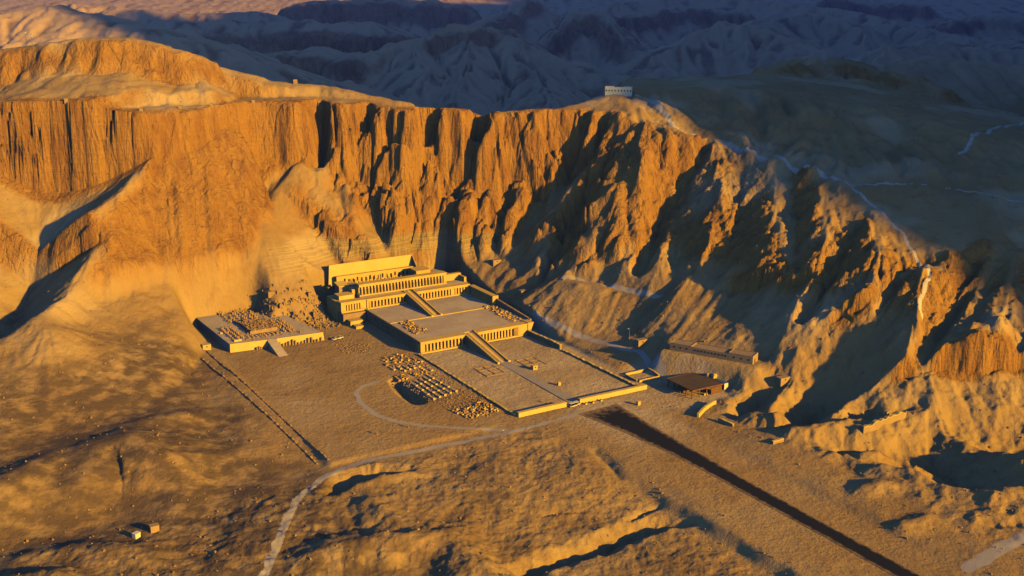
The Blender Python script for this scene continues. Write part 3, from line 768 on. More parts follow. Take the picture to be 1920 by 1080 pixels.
WOOD = stone_mat('brown_timber', (0.24, 0.12, 0.055), (0.19, 0.095, 0.045), (0.12, 0.06, 0.03), 1.2, 0.04)
CANOPY = stone_mat('dark_canopy_roof', (0.10, 0.075, 0.06), (0.12, 0.09, 0.07), (0.075, 0.055, 0.045), 0.4, 0.04)
WHITE = stone_mat('white_paint', (0.78, 0.77, 0.74), (0.72, 0.71, 0.69), (0.6, 0.58, 0.55), 0.8, 0.02)
BLUEW = stone_mat('pale_blue_plaster', (0.56, 0.68, 0.70), (0.62, 0.72, 0.73), (0.48, 0.57, 0.58), 0.5, 0.02)
BLUE = stone_mat('blue_metal', (0.05, 0.13, 0.34), (0.06, 0.16, 0.38), (0.04, 0.09, 0.22), 0.6, 0.02)
YELL = stone_mat('ochre_plaster', (0.66, 0.50, 0.20), (0.60, 0.45, 0.18), (0.5, 0.36, 0.15), 0.6, 0.03)
DARK = stone_mat('dark_opening', (0.03, 0.025, 0.02), (0.035, 0.03, 0.025), (0.02, 0.018, 0.015), 1.0, 0.01)
METAL = stone_mat('grey_steel', (0.3, 0.29, 0.28), (0.34, 0.33, 0.32), (0.22, 0.2, 0.18), 1.0, 0.01)
TYRE = stone_mat('black_rubber', (0.025, 0.025, 0.025), (0.03, 0.03, 0.03), (0.02, 0.02, 0.02), 2.0, 0.01)
def glass_mat():
    m, nt, b = new_mat('dark_window_glass'); b.inputs['Base Color'].default_value = (0.03, 0.035, 0.04, 1); b.inputs['Roughness'].default_value = 0.1; b.inputs['Specular IOR Level'].default_value = 0.5
    return m
GLASS = glass_mat()

# ------------------------------------------------------------------ the terraced temple (local x across the front, y towards the cliff)
T = thing('terraced_temple', 'great terraced limestone temple with colonnades and two long ramps below the cliff', 'temple', (OX, OY, 0), TR)
AXC = -1.0
# terraces
lt = MB().box(-32.5, 41.0, 111.9, 187.0, -1.5, 6.5, 0.0).obj('lower_terrace', COURT, T)
MB().box(-33.2, -32.55, 111, 187, -1.5, 7.0).obj('parapet', RETAIN, lt)
for i in range(26):                             # the recessed panels of the south retaining wall
    y = 113.0 + i * 2.85
    MB().box(-33.75, -33.25, y, y + 1.5, -1.5, 6.3 + R1.uniform(-0.4, 0.3)).obj('pilaster', RETAIN, lt)
MB().box(-32.3, 38.5, 148.2, 149.3, 6.5, 6.95).obj('kerb', LIME, lt)
MB().ramp(41.05, 42.3, 111.8, 153, -1.5, 7.6, 10.5).obj('north_wall', RETAIN, lt)
ut = MB().box(-34.0, 40.5, 188.1, 236, -1.5, 13.0).obj('upper_terrace', COURT, T)

pil_s = MB().box(-0.5, 0.5, -0.5, 0.5, 0, 4.6).mesh('pillar', LIME)
pil_u = MB().box(-0.52, 0.52, -0.55, 0.55, 0, 4.9).add([(-0.36, -0.56, 0), (0.36, -0.56, 0), (0.36, -0.56, 3.4), (-0.36, -0.56, 3.4), (-0.28, -0.95, 0.0), (0.28, -0.95, 0.0), (0.24, -0.85, 3.3), (-0.24, -0.85, 3.3)],
        [(4, 5, 6, 7), (0, 4, 7, 3), (1, 2, 6, 5), (3, 7, 6, 2), (0, 1, 5, 4)]).mesh('statue_pillar', LIME)
pil_c = MB().cyl(0, 0, 0, 4.4, 0.42, 0.38, 10).mesh('column', LIME)

def portico(name, x0, x1, y, z, depth, pillars, pm, ph, head, solids=(), roofz=0.55, label=None):
    """colonnade: plinth, pillars (children), architrave with cornice, rear wall and solid ends"""
    m = MB()
    m.box(x0, x1, y - 1.4, y + depth, z - 0.02, z + 0.85)                       # plinth
    m.box(x0, x1, y - 0.75, y + 0.75, z + 0.85 + ph, z + 0.85 + ph + head)       # architrave
    m.box(x0 - 0.15, x1 + 0.15, y - 1.0, y + depth + 0.3, z + 0.86 + ph + head, z + 0.86 + ph + head + roofz)   # cornice and roof slab
    m.box(x0, x1, y + depth - 0.6, y + depth, z + 0.85, z + 0.85 + ph + head)    # rear wall
    for a, b in solids: m.box(a, b, y - 0.72, y + depth - 0.65, z + 0.85, z + 0.85 + ph)
    o = m.obj(name, LIME, T)
    if label: o['label'] = label
    mid = MB().box(x0 + 1, x1 - 1, y + depth * 0.5 - 0.3, y + depth * 0.5 + 0.3, z + 0.86 + ph * 0.92, z + 0.84 + ph)
    for x in pillars: inst(pm, 'pillar', (x, y, z + 0.85), o)
    return o
def lin(a, b, n): return [a + (b - a) * i / (n - 1) for i in range(n)]
portico('lower_colonnade', -33.0, -5.0, 107.6, 0, 4.0, lin(-28.8, -6.6, 11), pil_s, 4.4, 1.15, [(-33.0, -30.3)], label='lower colonnade left of the ramp, eleven square pillars')
portico('lower_colonnade', 3.2, 36.5, 107.6, 0, 4.0, lin(5.0, 25.6, 11), pil_s, 4.4, 1.15, [(27.0, 36.5)], label='lower colonnade right of the ramp, solid wall at its far end')
# rough patch of masonry and the overhanging corner of the north wing
mm = MB()
for k in range(7):
    mm.box(27.0 + 0.3 * R1.random(), 30.3 - 0.3 * R1.random(), 106.55, 106.86, 0.9 + k * 0.7, 1.5 + k * 0.7)
mm.obj('rough_masonry', RUIN, T)
MB().hexa([(36.6, 106.4, -1), (37.2, 106.4, -1), (37.2, 113, -1), (36.6, 113, -1)], [(36.6, 106.4, 7.3), (40.6, 106.4, 7.3), (40.6, 113, 7.3), (36.6, 113, 7.3)]).obj('corner_buttress', LIME, T)
def ramp_part(name, x0, x1, y0, y1, z0, z1, label):
    o = MB().ramp(x0, x1, y0, y1, z0 - 0.6, z0, z1).obj(name, RETAIN, T); o['label'] = label
    dx = 0.75
    for a, b in ((x0 - 0.05, x0 + dx), (x1 - dx, x1 + 0.05)):
        MB().hexa([(a, y0 - 0.5, z0 - 0.4), (b, y0 - 0.5, z0 - 0.4), (b, y1, z1 - 0.2), (a, y1, z1 - 0.2)], [(a, y0 - 0.5, z0 + 0.75), (b, y0 - 0.5, z0 + 0.75), (b, y1, z1 + 0.75), (a, y1, z1 + 0.75)]).obj('balustrade', LIME, o)
        MB().box(a - 0.3, b + 0.3, y0 - 1.6, y0 - 0.4, z0 - 0.1, z0 + 1.15, 0.05).obj('end_block', LIME2, o)
    n = 40; st_ = MB(); c = (x0 + x1) / 2; w = 0.9
    for k in range(n):
        ya = y0 + (y1 - y0) * k / n; yb = y0 + (y1 - y0) * (k + 1) / n; zb = z0 + (z1 - z0) * (k + 1) / n
        st_.box(c - w, c + w, ya, yb, zb - 0.35, zb + 0.03)
    st_.obj('steps', LIME2, o)
    return o
ramp_part('lower_ramp', -4.6, 2.8, 71.5, 109.8, 0.05, 6.52, 'lower ramp from the first court to the middle terrace')
ramp_part('upper_ramp', -5.2, 1.6, 149.5, 188.0, 6.55, 13.02, 'upper ramp from the middle terrace to the top colonnade')
portico('middle_colonnade', -31.8, -5.4, 183.8, 6.5, 4.0, lin(-29.6, -7.2, 11), pil_s, 3.9, 1.1, [(-31.8, -30.6)], label='middle colonnade left of the upper ramp')
portico('middle_colonnade', 1.8, 39.6, 183.8, 6.5, 4.0, lin(3.6, 24.8, 11) + lin(29.8, 37.8, 5), pil_s, 3.9, 1.1, [(26.0, 28.6), (38.6, 39.6)], label='middle colonnade right of the upper ramp, with a solid pier')
pa = portico('side_chapel', -48.5, -32.2, 184.2, 6.5, 4.0, lin(-44.2, -37.2, 5), pil_s, 3.9, 1.1, [(-48.5, -45.4), (-36.0, -32.2)], label='side chapel front with five pillars at the left end')
MB().box(-48.9, -32.3, 188.5, 206, -1.5, 12.0).obj('chapel_block', LIME, pa)
MB().box(-48.7, -34.2, 180.0, 182.7, -1.5, 6.4).box(-48.7, -34.2, 182.75, 188.4, -1.5, 6.48).obj('chapel_terrace', RETAIN, pa)
MB().box(-47.0, -38.5, 173.5, 179.8, -1.5, 3.4, 0.3).box(-46.0, -40.5, 167.5, 173.4, -1.5, 1.6, 0.4).obj('stepped_footing', LIME, pa)
MB().box(-46.2, -36.2, 192, 200, 12.02, 14.6).obj('roof_chamber', LIME2, pa)
# north colonnade of the middle terrace, seen on its shaded side
nc = MB().box(41.0, 42.6, 153.2, 183.0, 6.3, 12.0).box(38.9, 42.6, 153.2, 183.0, 11.2, 12.05).box(38.4, 40.9, 153.2, 182.2, 6.48, 7.0).box(38.6, 42.7, 151.6, 153.15, 6.4, 12.3).obj('north_colonnade', LIME, T)
for y in lin(155.0, 181.0, 15): inst(pil_c, 'column', (39.6, y, 7.0), nc, scale=(1, 1, 4.2 / 4.4))
# top colonnade
portico('upper_colonnade', -33.4, 26.8, 191.4, 13.0, 4.0, lin(-31.4, 23.6, 26), pil_u, 4.9, 1.2, [(24.8, 26.8)], roofz=0.5, label='top colonnade with a row of statue pillars')
uc = MB().box(-35.5, 20.5, 222.0, 224.5, 12.9, 18.6).obj('upper_court_wall', LIME, T)
nich = MB().box(-0.55, 0.55, -0.06, 0.02, 0, 2.6).mesh('niche', DARK)
for i, x in enumerate(lin(-30, 17, 17)): inst(nich, 'niche', (x, 221.97, 13.6 + (0.7 if i % 3 == 0 else 0)), uc)
for i, x in enumerate(lin(-29, 12.5, 17)): inst(pil_c, 'column', (x, 217.5, 13.0), uc, scale=(0.8, 0.8, R1.uniform(0.35, 1.15)))
MB().hexa([(-39.5, 226.0, 12), (20.6, 226.0, 12), (20.6, 227.4, 12), (-39.5, 227.4, 12)], [(-38.4, 226.5, 25.6), (20.2, 226.5, 25.6), (20.2, 227.4, 25.6), (-38.4, 227.4, 25.6)]).obj('rear_wall', LIME2, T)
MB().ramp(19.6, 20.5, 218, 225.9, 12, 17.5, 25.2).obj('rear_wing_wall', RETAIN, T)
MB().box(13.5, 23.5, 207, 217, 12.9, 18.9).box(13.2, 23.8, 206.7, 217.3, 18.92, 19.4).obj('sun_court_chapel', LIME, T)
MB().box(12.6, 13.4, 195.2, 217, 12.9, 17.6).obj('court_partition', RETAIN, T)
MB().box(27.0, 40.2, 196, 199, 12.9, 17.2).box(38.6, 40.2, 188.6, 195.9, 12.9, 16.2).obj('north_block', LIME, T)
MB().box(-36.0, -33.5, 196, 216, 12.0, 16.4).obj('south_wall', LIME, T)
# modern shed roofs over the left corner of the top terrace
sh = MB().ramp(-41.5, -34.8, 203.5, 211.5, 17.0, 17.4, 18.6).obj('shed_roof', LIME2, T)
MB().ramp(-34.3, -29.5, 202.8, 208.5, 16.4, 16.8, 17.5).obj('shed_roof', MUDROOF, T)
MB().box(-41.2, -35.1, 204.0, 211.2, 11.9, 17.0).obj('shed_wall', MUD, T)

# ------------------------------------------------------------------ the older, ruined temple beside it
M = thing('ruined_temple', 'ruined temple platform covered in broken column stumps, left of the great temple', 'ruin', (OX, OY, 0), TR)
pl = MB().hexa([(-123.2, 164.2, -1), (-101.9, 161.6, -1), (-101.9, 228, -1), (-125.4, 228, -1)], [(-123.0, 164.5, 4.5), (-102.0, 161.9, 4.5), (-102.0, 228, 4.5), (-125.0, 228, 4.5)])
pl.hexa([(-101.85, 161.6, -1), (-69.8, 158.9, -1), (-76, 205, -1), (-101.85, 228, -1)], [(-101.85, 161.9, 4.49), (-70.6, 159.2, 4.49), (-77, 205, 4.49), (-101.85, 228, 4.49)])
platform = pl.obj('platform', COURT, M)
MB().hexa([(-123.4, 163.5, -1), (-102.7, 160.9, -1), (-102.7, 161.75, -1), (-123.4, 164.3, -1)], [(-123.1, 163.9, 4.75), (-102.7, 161.3, 4.75), (-102.7, 161.75, 4.75), (-123.1, 164.3, 4.75)]).obj('front_wall', LIME2, M)
MB().hexa([(-97.2, 160.3, -1), (-69.6, 158.1, -1), (-69.6, 158.95, -1), (-97.2, 161.0, -1)], [(-97.2, 160.6, 4.75), (-70.2, 158.4, 4.75), (-70.2, 158.95, 4.75), (-97.2, 161.0, 4.75)]).obj('front_wall', LIME2, M)
MB().ramp(-102.6, -97.3, 142.0, 161.5, -0.6, 0.1, 4.52).obj('ramp', COURT, M)
stump = MB().box(-0.45, 0.45, -0.45, 0.45, 0, 1.0, 0.04).mesh('column_stump', RUIN)
def stump_at(x, y, z, h=None, sc_=1.0):
    h = R1.uniform(0.7, 2.2) if h is None else h
    inst(stump, 'column_stump', (x + R1.uniform(-0.15, 0.15), y + R1.uniform(-0.15, 0.15), z - 0.05), M, R1.uniform(-0.15, 0.15), (sc_, sc_, h))
for i in range(14): stump_at(-96 + i * 1.85, 159.4 - 0.08 * i * 1.85, 0, R1.uniform(0.9, 3.4), 0.9)
for i in range(6): stump_at(-109 + i * 1.4, 160.6, 0, R1.uniform(0.8, 2.2), 0.9)
for r in range(3):
    for i in range(9): stump_at(-118.5 + r * 2.6, 171 + i * 3.0, 4.5)
for r in range(3):
    for i in range(10): stump_at(-88.5 + r * 2.6, 171 + i * 2.7, 4.5)
for r in range(2):
    for i in range(9): stump_at(-110 + i * 2.35, 169.5 + r * 2.4, 4.5, R1.uniform(0.5, 1.6))
for r in range(6):
    for i in range(6):
        if R1.random() < 0.85: stump_at(-110 + i * 3.2, 205 + r * 4.2, 4.5, R1.uniform(0.8, 2.6))
MB().box(-107.5, -90.5, 176.5, 198, 4.4, 6.3, 0.5).obj('podium', RUIN, M)
MB().box(-119.5, -115.2, 167.5, 168.6, 4.4, 5.5).box(-122, -119, 186, 186.8, 4.4, 5.3).obj('low_wall', LIME2, M)
MB().box(-108.0, -106.0, 200.5, 204, 4.4, 5.6).box(-104, -101.5, 200, 203, 4.4, 6.2).obj('wall_stub', RUIN, M)
rub = MB()
for i in range(220):
    x = R1.uniform(-107, -91); y = R1.uniform(177, 197.5); rub.rock(x, y, 6.2, R1.uniform(.4, 1.2), R1.uniform(.4, 1.2), R1.uniform(.2, .8), R1.uniform(0, 3), R1)
for i in range(170):
    x = R1.uniform(-112, -80); y = R1.uniform(164, 232); rub.rock(x, y, 4.45, R1.uniform(.4, 1.3), R1.uniform(.4, 1.3), R1.uniform(.2, .9), R1.uniform(0, 3), R1)
ro = rub.obj('rubble', RUIN, M); ro['kind'] = 'stuff'

# faint foundation outlines in the first court, either side of the ramp's foot
for x0, x1, y0, y1, lab in ((6.5, 17.5, 56, 70, 'faint rectangular stone foundation outline in the first court, right of the ramp foot'), (-19.5, -8.5, 56, 70, 'faint rectangular stone foundation outline in the first court, left of the ramp foot')):
    t = thing('foundation_outline', lab, 'foundation', (OX, OY, 0), TR)
    for k in range(4):
        yy = y0 + (y1 - y0) * k / 3; MB().box(x0, x1, yy - 0.2, yy + 0.2, -0.3, 0.42 + R1.uniform(-.08, .08)).obj('kerb', RUIN, t)
    for k in range(3):
        xx = x0 + (x1 - x0) * k / 2; MB().box(xx - 0.2, xx + 0.2, y0 - 0.35, y1 + 0.35, -0.3, 0.36).obj('kerb', RUIN, t)
def resample(pts, step):
    P = np.array(pts, float); L = np.concatenate([[0], np.cumsum(np.hypot(np.diff(P[:, 0]), np.diff(P[:, 1])))])
    u = np.arange(0, L[-1] + step * 0.5, step)
    x = np.interp(u, L, P[:, 0]); y = np.interp(u, L, P[:, 1])
    k = max(1, int(6 / step)); ker = np.ones(2 * k + 1) / (2 * k + 1)
    xs = np.convolve(np.pad(x, k, mode='edge'), ker, 'valid'); ys = np.convolve(np.pad(y, k, mode='edge'), ker, 'valid')
    return xs, ys
def ribbon(name, pts, width, mat, lift=0.12, step=1.2, nacross=4, wob=0.0, seed=1, z=None, endfade=0):
    """a strip of ground laid over the land along a line of world points"""
    x, y = resample(pts, step); n = len(x)
    tx = np.gradient(x); ty = np.gradient(y); l = np.hypot(tx, ty) + 1e-9; nx, ny = ty / l, -tx / l
    w = np.full(n, width, float) if np.isscalar(width) else np.interp(np.linspace(0, 1, n), np.linspace(0, 1, len(width)), width)
    if wob: w = w * (1 + wob * fbm(x, y, 9.0, 2, seed))
    v = np.linspace(-0.5, 0.5, nacross + 1)
    X = x[:, None] + nx[:, None] * w[:, None] * v; Y = y[:, None] + ny[:, None] * w[:, None] * v
    Z = (terrain(X, Y) if z is None else np.full(X.shape, z)) + lift
    if z is None:                                   # ride over the facets of the land
        for dx_, dy_ in ((0.5, 0), (-0.5, 0), (0, 0.7), (0, -0.7)): Z = np.maximum(Z, terrain(X + dx_, Y + dy_) + lift * 0.6)
    m = nacross + 1; idx = np.arange(n * m).reshape(n, m)
    q = np.stack([idx[:-1, :-1], idx[:-1, 1:], idx[1:, 1:], idx[1:, :-1]], -1).reshape(-1, 4)
    me = bpy.data.meshes.new(name); me.from_pydata(np.stack([X, Y, Z], -1).reshape(-1, 3).tolist(), [], q.tolist()); me.update()
    a = me.attributes.new('edge', 'FLOAT', 'POINT'); a.data.foreach_set('value', np.maximum(np.broadcast_to(np.abs(v) * 2, (n, m)), (1 - np.arange(n) * step / endfade)[:, None] if endfade else 0).ravel().astype(np.float32))
    me.polygons.foreach_set('use_smooth', np.ones(len(me.polygons), bool))
    me.materials.append(mat)
    o = bpy.data.objects.new(name, me); COL.objects.link(o); o['kind'] = 'structure'
    return o
# the asphalt road and the paved approach inside the court
ribbon('road', [W(-10, 4.0), W(-40, 6.0), W(-75, 6.8), (*W(-200, 6.2),), W(-330, 6.0)], [24, 16, 11, 9, 8.6, 8.2, 8.2, 8.2, 8.2, 8.2, 8.2], ASPH, 0.16, 1.5, 8, endfade=30)
cw = MB().box(-3.6, 2.2, 0.5, 71.0, -0.1, 0.28).obj('causeway', PAVE); cw.location = (OX, OY, 0); cw.rotation_euler = (0, 0, TR); cw['kind'] = 'structure'

# ------------------------------------------------------------------ walls
def wall(pts, h, th, name, label, mat, ragged=0.25, cat='wall', group=None, base=None, coping=True):
    """masonry wall along world points, its top following the ground, a coping on top"""
    x, y = resample(pts, 1.6) if len(pts) > 2 else (np.linspace(pts[0][0], pts[1][0], max(2, int(math.hypot(pts[1][0] - pts[0][0], pts[1][1] - pts[0][1]) / 1.6))), np.linspace(pts[0][1], pts[1][1], max(2, int(math.hypot(pts[1][0] - pts[0][0], pts[1][1] - pts[0][1]) / 1.6))))
    z = terrain(x, y) if base is None else np.full(len(x), base)
    k = 2; z = np.convolve(np.pad(z, k, mode='edge'), np.ones(5) / 5, 'valid')
    tx = np.gradient(x); ty = np.gradient(y); l = np.hypot(tx, ty); nx, ny = ty / l, -tx / l
    loc = (float(x.mean()), float(y.mean()), float(z.mean()))
    t = thing(name, label, cat, loc, 0, group)
    rg = random.Random(int(loc[0] * 7 + loc[1])); hh = [h + ragged * rg.uniform(-1, 0.4) for _ in x]
    def strip(pn, w0, w1, zb, zt_, mat):
        vs = []; fs = []
        for i in range(len(x)):
            for sg, w in ((-1, w0), (1, w0)): vs.append((x[i] + nx[i] * sg * w - loc[0], y[i] + ny[i] * sg * w - loc[1], z[i] + zb(i) - loc[2]))
            for sg, w in ((1, w1), (-1, w1)): vs.append((x[i] + nx[i] * sg * w - loc[0], y[i] + ny[i] * sg * w - loc[1], z[i] + zt_(i) - loc[2]))
        for i in range(len(x) - 1):
            a, b = i * 4, i * 4 + 4
            for j in range(4): fs.append((a + j, a + (j + 1) % 4, b + (j + 1) % 4, b + j))
        fs += [(3, 2, 1, 0), tuple(len(vs) - 4 + j for j in range(4))]
        m_ = MB(); m_.add(vs, fs); o = m_.obj(pn, mat, t)
        bm_ = bmesh.new(); bm_.from_mesh(o.data); bmesh.ops.recalc_face_normals(bm_, faces=bm_.faces); bm_.to_mesh(o.data); bm_.free()
    strip('masonry', th / 2, th / 2 * 0.85, lambda i: -1.2, lambda i: hh[i] - 0.2, mat)
    if coping: strip('coping', th / 2 * 1.12, th / 2 * 1.05, lambda i: hh[i] - 0.19, lambda i: hh[i] + 0.05, LIME2)
    return t
wall([W(-0.6, -34.6), W(-0.6, -7.2)], 2.3, 1.9, 'enclosure_wall', 'bright front enclosure wall of the first court, left of the gate', LIME2, 0.05)
wall([W(-0.6, 0.4), W(-0.6, 41.5)], 2.3, 1.9, 'enclosure_wall', 'bright front enclosure wall of the first court, right of the gate', LIME2, 0.05)
wall([W(0.8, -35.0), W(106, -34.6)], 0.9, 1.2, 'court_side_wall', 'long low wall along the left side of the first court', RUIN, 0.3)
wall([W(1.0, 38.8), W(40, 38.6), W(73, 38.0)], 1.0, 1.3, 'court_side_wall', 'low wall along the right side of the first court, front half', RUIN, 0.35)
wall([W(73.5, 38.0), W(106, 36.9)], 3.2, 1.5, 'court_side_wall', 'taller wall along the right side of the first court, next to the colonnade', RETAIN, 0.3)
wall([W(8.5, 44.0), W(8.5, 57.0)], 1.2, 0.8, 'annex_wall', 'front wall of the small roofless annex right of the court', LIME2, 0.1)
wall([W(20.5, 44.0), W(20.5, 57.0)], 1.2, 0.8, 'annex_wall', 'back wall of the small roofless annex right of the court', LIME2, 0.1)
wall([W(9.5, 43.4), W(19.6, 43.4)], 1.2, 0.8, 'annex_wall', 'left end wall of the small roofless annex right of the court', RETAIN, 0.1)
wall([W(9.5, 57.6), W(19.6, 57.6)], 1.2, 0.8, 'annex_wall', 'right end wall of the small roofless annex right of the court', RETAIN, 0.1)
wall([W(172, -134.5), W(90, -132.5), W(-2, -130.5)], 0.9, 1.0, 'boundary_wall', 'long ruined boundary wall, inner of two along the left edge of the yard', RUIN, 0.5, coping=False)
wall([W(160, -140.5), W(90, -138.2), W(0, -134.8)], 0.9, 1.2, 'boundary_wall', 'long ruined boundary wall, outer of two along the left edge of the yard', RUIN, 0.6, coping=False)
wall([hit(1307, 786)[:2], hit(1325, 766)[:2], hit(1344, 757)[:2]], 2.0, 1.1, 'bent_wall', 'bent sunlit wall at the edge of the broken ground below the shelter', LIME2, 0.2)
wall([hit(1347, 790)[:2], hit(1375, 800)[:2]], 1.8, 1.2, 'ruined_wall', 'stub of mudbrick wall below the bent sunlit wall', MUD, 0.5)
wall([hit(1448, 834)[:2], hit(1468, 828)[:2]], 1.6, 1.2, 'ruined_wall', 'short wall stub beside the road verge among the pits', MUD, 0.4)
wall([hit(1612, 815)[:2], hit(1650, 800)[:2], hit(1700, 778)[:2]], 3.6, 1.6, 'ruined_wall', 'tall broken mudbrick wall among the pits on the right', MUD, 1.2)

# ------------------------------------------------------------------ loose stones and block fields
blk = [MB().rock(0, 0, 0, 1, 1, 0.75, 0, R1, 0.12).mesh('stone_block', RUIN if i % 3 else LIME) for i in range(6)]
def in_poly(x, y, P):
    c = False; n = len(P)
    for i in range(n):
        x0, y0 = P[i]; x1, y1 = P[(i + 1) % n]
        if (y0 > y) != (y1 > y) and x < (x1 - x0) * (y - y0) / (y1 - y0) + x0: c = not c
    return c
def scatter_poly(pixpoly, z, n, rng, mind=1.0):
    P = [st_of(*pix(a, b, z)[:2]) for a, b in pixpoly]
    s0, s1 = min(p[0] for p in P), max(p[0] for p in P); t0, t1 = min(p[1] for p in P), max(p[1] for p in P)
    out = []; tries = 0
    while len(out) < n and tries < n * 60:
        tries += 1
        s_, t_ = rng.uniform(s0, s1), rng.uniform(t0, t1)
        if in_poly(s_, t_, P) and all((s_ - a) ** 2 + (t_ - b) ** 2 > mind * mind for a, b in out): out.append((s_, t_))
    return out
def blocks(spots, z, label, group, lo=0.8, hi=1.7):
    for s_, t_ in spots:
        x, y = W(s_, t_); o = inst(R1.choice(blk), 'stone_block', (x, y, z), None, TR + R1.uniform(-0.4, 0.4), (R1.uniform(lo, hi), R1.uniform(lo * 0.7, hi * 0.8), R1.uniform(0.7, 1.3)))
        tag(o, label, 'stone block', group)
blocks(scatter_poly([(716, 672), (745, 664), (772, 668), (800, 684), (815, 700), (800, 704), (775, 690), (725, 690)], 0, 60, R1, 1.2), 0.05, 'tan stone block in the yard between the pit and the lower colonnade', 'blocks beside the lower colonnade')
blocks(scatter_poly([(738, 706), (785, 698), (795, 704), (750, 716)], 0, 32, R1, 1.2), 0.05, 'tan stone block in the narrow heap above the slab rows', 'blocks above the slab rows')
blocks(scatter_poly([(868, 768), (905, 752), (938, 770), (880, 786), (842, 768)], 0, 80, R1, 1.2), 0.05, 'tan stone block near the front left corner of the first court', 'blocks by the court corner')
blocks(scatter_poly([(745, 604), (765, 601), (806, 622), (778, 627)], 6.5, 64, R1, 1.1), 6.5, 'tan stone block on the left side of the middle terrace', 'blocks on the left of the middle terrace')
blocks(scatter_poly([(906, 576), (925, 572), (978, 600), (962, 604)], 6.5, 64, R1, 1.2), 6.5, 'tan stone block on the right side of the middle terrace', 'blocks on the right of the middle terrace')
slab = MB().box(-0.55, 0.55, -3.3, 3.3, -0.2, 0.55, 0.06).mesh('stone_slab', COURT)
head = MB().rock(0, 0, 0, 1.3, 1.0, 0.55, 0, R1, 0.1).mesh('end_stone', LIME)
def slab_row(px0, py0, px1, py1, n, label, group):
    a = pix(px0, py0, 0); b = pix(px1, py1, 0)
    for i in range(n):
        f = i / (n - 1); x = a[0] + (b[0] - a[0]) * f; y = a[1] + (b[1] - a[1]) * f
        t = thing('stone_slab', label, 'stone slab', (x, y, 0.05), TR, group)
        inst(slab, 'slab', (0, 0, 0), t); inst(head, 'end_stone', (0, -2.9, 0.5), t, R1.uniform(-.2, .2))
for k in range(2): slab_row(735 + k * 20, 694 + k * 2 - 2, 772 + k * 10, 688 - k * 2, 4, 'long low stone slab in the upper pair of rows in the yard', 'upper slab rows')
for k in range(4): slab_row(776 + k * 11, 722 + k * 8, 808 + k * 14, 708 + k * 8, 5, 'long low stone slab in the lower rows beside the pit', 'lower slab rows')
st_m = MB(); rs = random.Random(21)
for poly, z, n in (([(716, 670), (772, 664), (880, 726), (940, 772), (885, 790), (840, 768), (800, 750), (745, 716)], 0, 800), ([(655, 590), (700, 595), (790, 640), (770, 655)], 0, 10),
                   ([(745, 604), (765, 601), (808, 624), (778, 628)], 6.5, 130), ([(900, 574), (925, 570), (985, 602), (960, 606)], 6.5, 130), ([(625, 650), (640, 640), (690, 645), (700, 660), (650, 665)], 0, 130)):
    for s_, t_ in scatter_poly(poly, z, n, rs, 0.0):
        x, y = W(s_, t_); st_m.rock(x, y, z + (0 if z else zt(x, y) if n < 20 else 0.05), rs.uniform(.25, .8), rs.uniform(.25, .7), rs.uniform(.12, .45), rs.uniform(0, 3), rs)
so = st_m.obj('loose_stones', RUIN); so['kind'] = 'stuff'; so['label'] = 'small loose stones strewn between the blocks'
# ruins of the third temple on the slope between the two, and boulders on all slopes
rb = MB(); rs = random.Random(33)
xs = []; 
for i in range(800): xs.append(W(rs.uniform(178, 236), rs.uniform(-92, -50)))
XA = np.array(xs); ZA = terrain(XA[:, 0], XA[:, 1])
for (x, y), z in zip(xs, ZA):
    if z > 13: continue
    rb.rock(x, y, float(z), rs.uniform(.4, 1.0) + 1.6 * rs.random() ** 4, rs.uniform(.4, 1.0) + 1.2 * rs.random() ** 4, rs.uniform(.2, .7) + 1.4 * rs.random() ** 5, rs.uniform(0, 3), rs, 0.25)
o = rb.obj('ruin_rubble', RUIN); o['kind'] = 'stuff'; o['label'] = 'tumbled masonry rubble on the slope between the two temples'
TT = thing('terrace_ruin', 'broken walls and column stumps of a third temple on the slope between the two temples', 'ruin', (*W(212, -68), 0), TR)
for r in range(5):
    for i in range(11):
        s_, t_ = 200 + r * 5.5 + R1.uniform(-.5, .5), -84 + i * 2.7 + R1.uniform(-.4, .4); z = zt(*W(s_, t_))
        if R1.random() < 0.75 and z < 20: inst(stump, 'column_stump', (t_ + 68, s_ - 212, z - 0.3), TT, R1.uniform(-.2, .2), (0.9, 0.9, R1.uniform(0.8, 2.8)))
for i in range(14):
    s_, t_ = R1.uniform(190, 228), R1.uniform(-86, -55); z = zt(*W(s_, t_)); l_ = R1.uniform(2, 5); w_ = R1.uniform(.7, 1.2); h_ = R1.uniform(.8, 2.2)
    if z > 20: continue
    o = (MB().box(-l_, l_, -w_ / 2, w_ / 2, -1.5, h_, 0.1) if i % 2 else MB().ramp(-w_ / 2, w_ / 2, -l_, l_, -1.5, h_, h_ * 0.5)).obj('wall_stub', RUIN, TT); o.location = (t_ + 68, s_ - 212, z)
rb = MB(); rs = random.Random(34); xs = []
while len(xs) < 9000:
    y = 330 + 420 * rs.random() ** 1.2; x = rs.uniform(-0.55, 0.55) * y; s_, t_ = st_of(x, y)
    if -8 < s_ < 235 and -132 < t_ < 46: continue
    if -330 < s_ < 5 and -16 < t_ < 26: continue
    if -32 < s_ < 24 and 46 < t_ < 80: continue
    xs.append((x, y))
XA = np.array(xs); ZA = terrain(XA[:, 0], XA[:, 1]); CL = samp(CLIFF, XA[:, 0], XA[:, 1])
for (x, y), z, c in zip(xs, ZA, CL):
    if c > 0.4: continue
    r = 0.12 + 0.6 * rs.random() ** 7
    rb.rock(x, y, float(z), r * rs.uniform(.8, 1.6), r * rs.uniform(.8, 1.4), r * rs.uniform(.5, 1.0), rs.uniform(0, 3), rs, 0.3)
o = rb.obj('scattered_boulders', RUIN); o['kind'] = 'stuff'; o['label'] = 'boulders scattered over the desert ground'

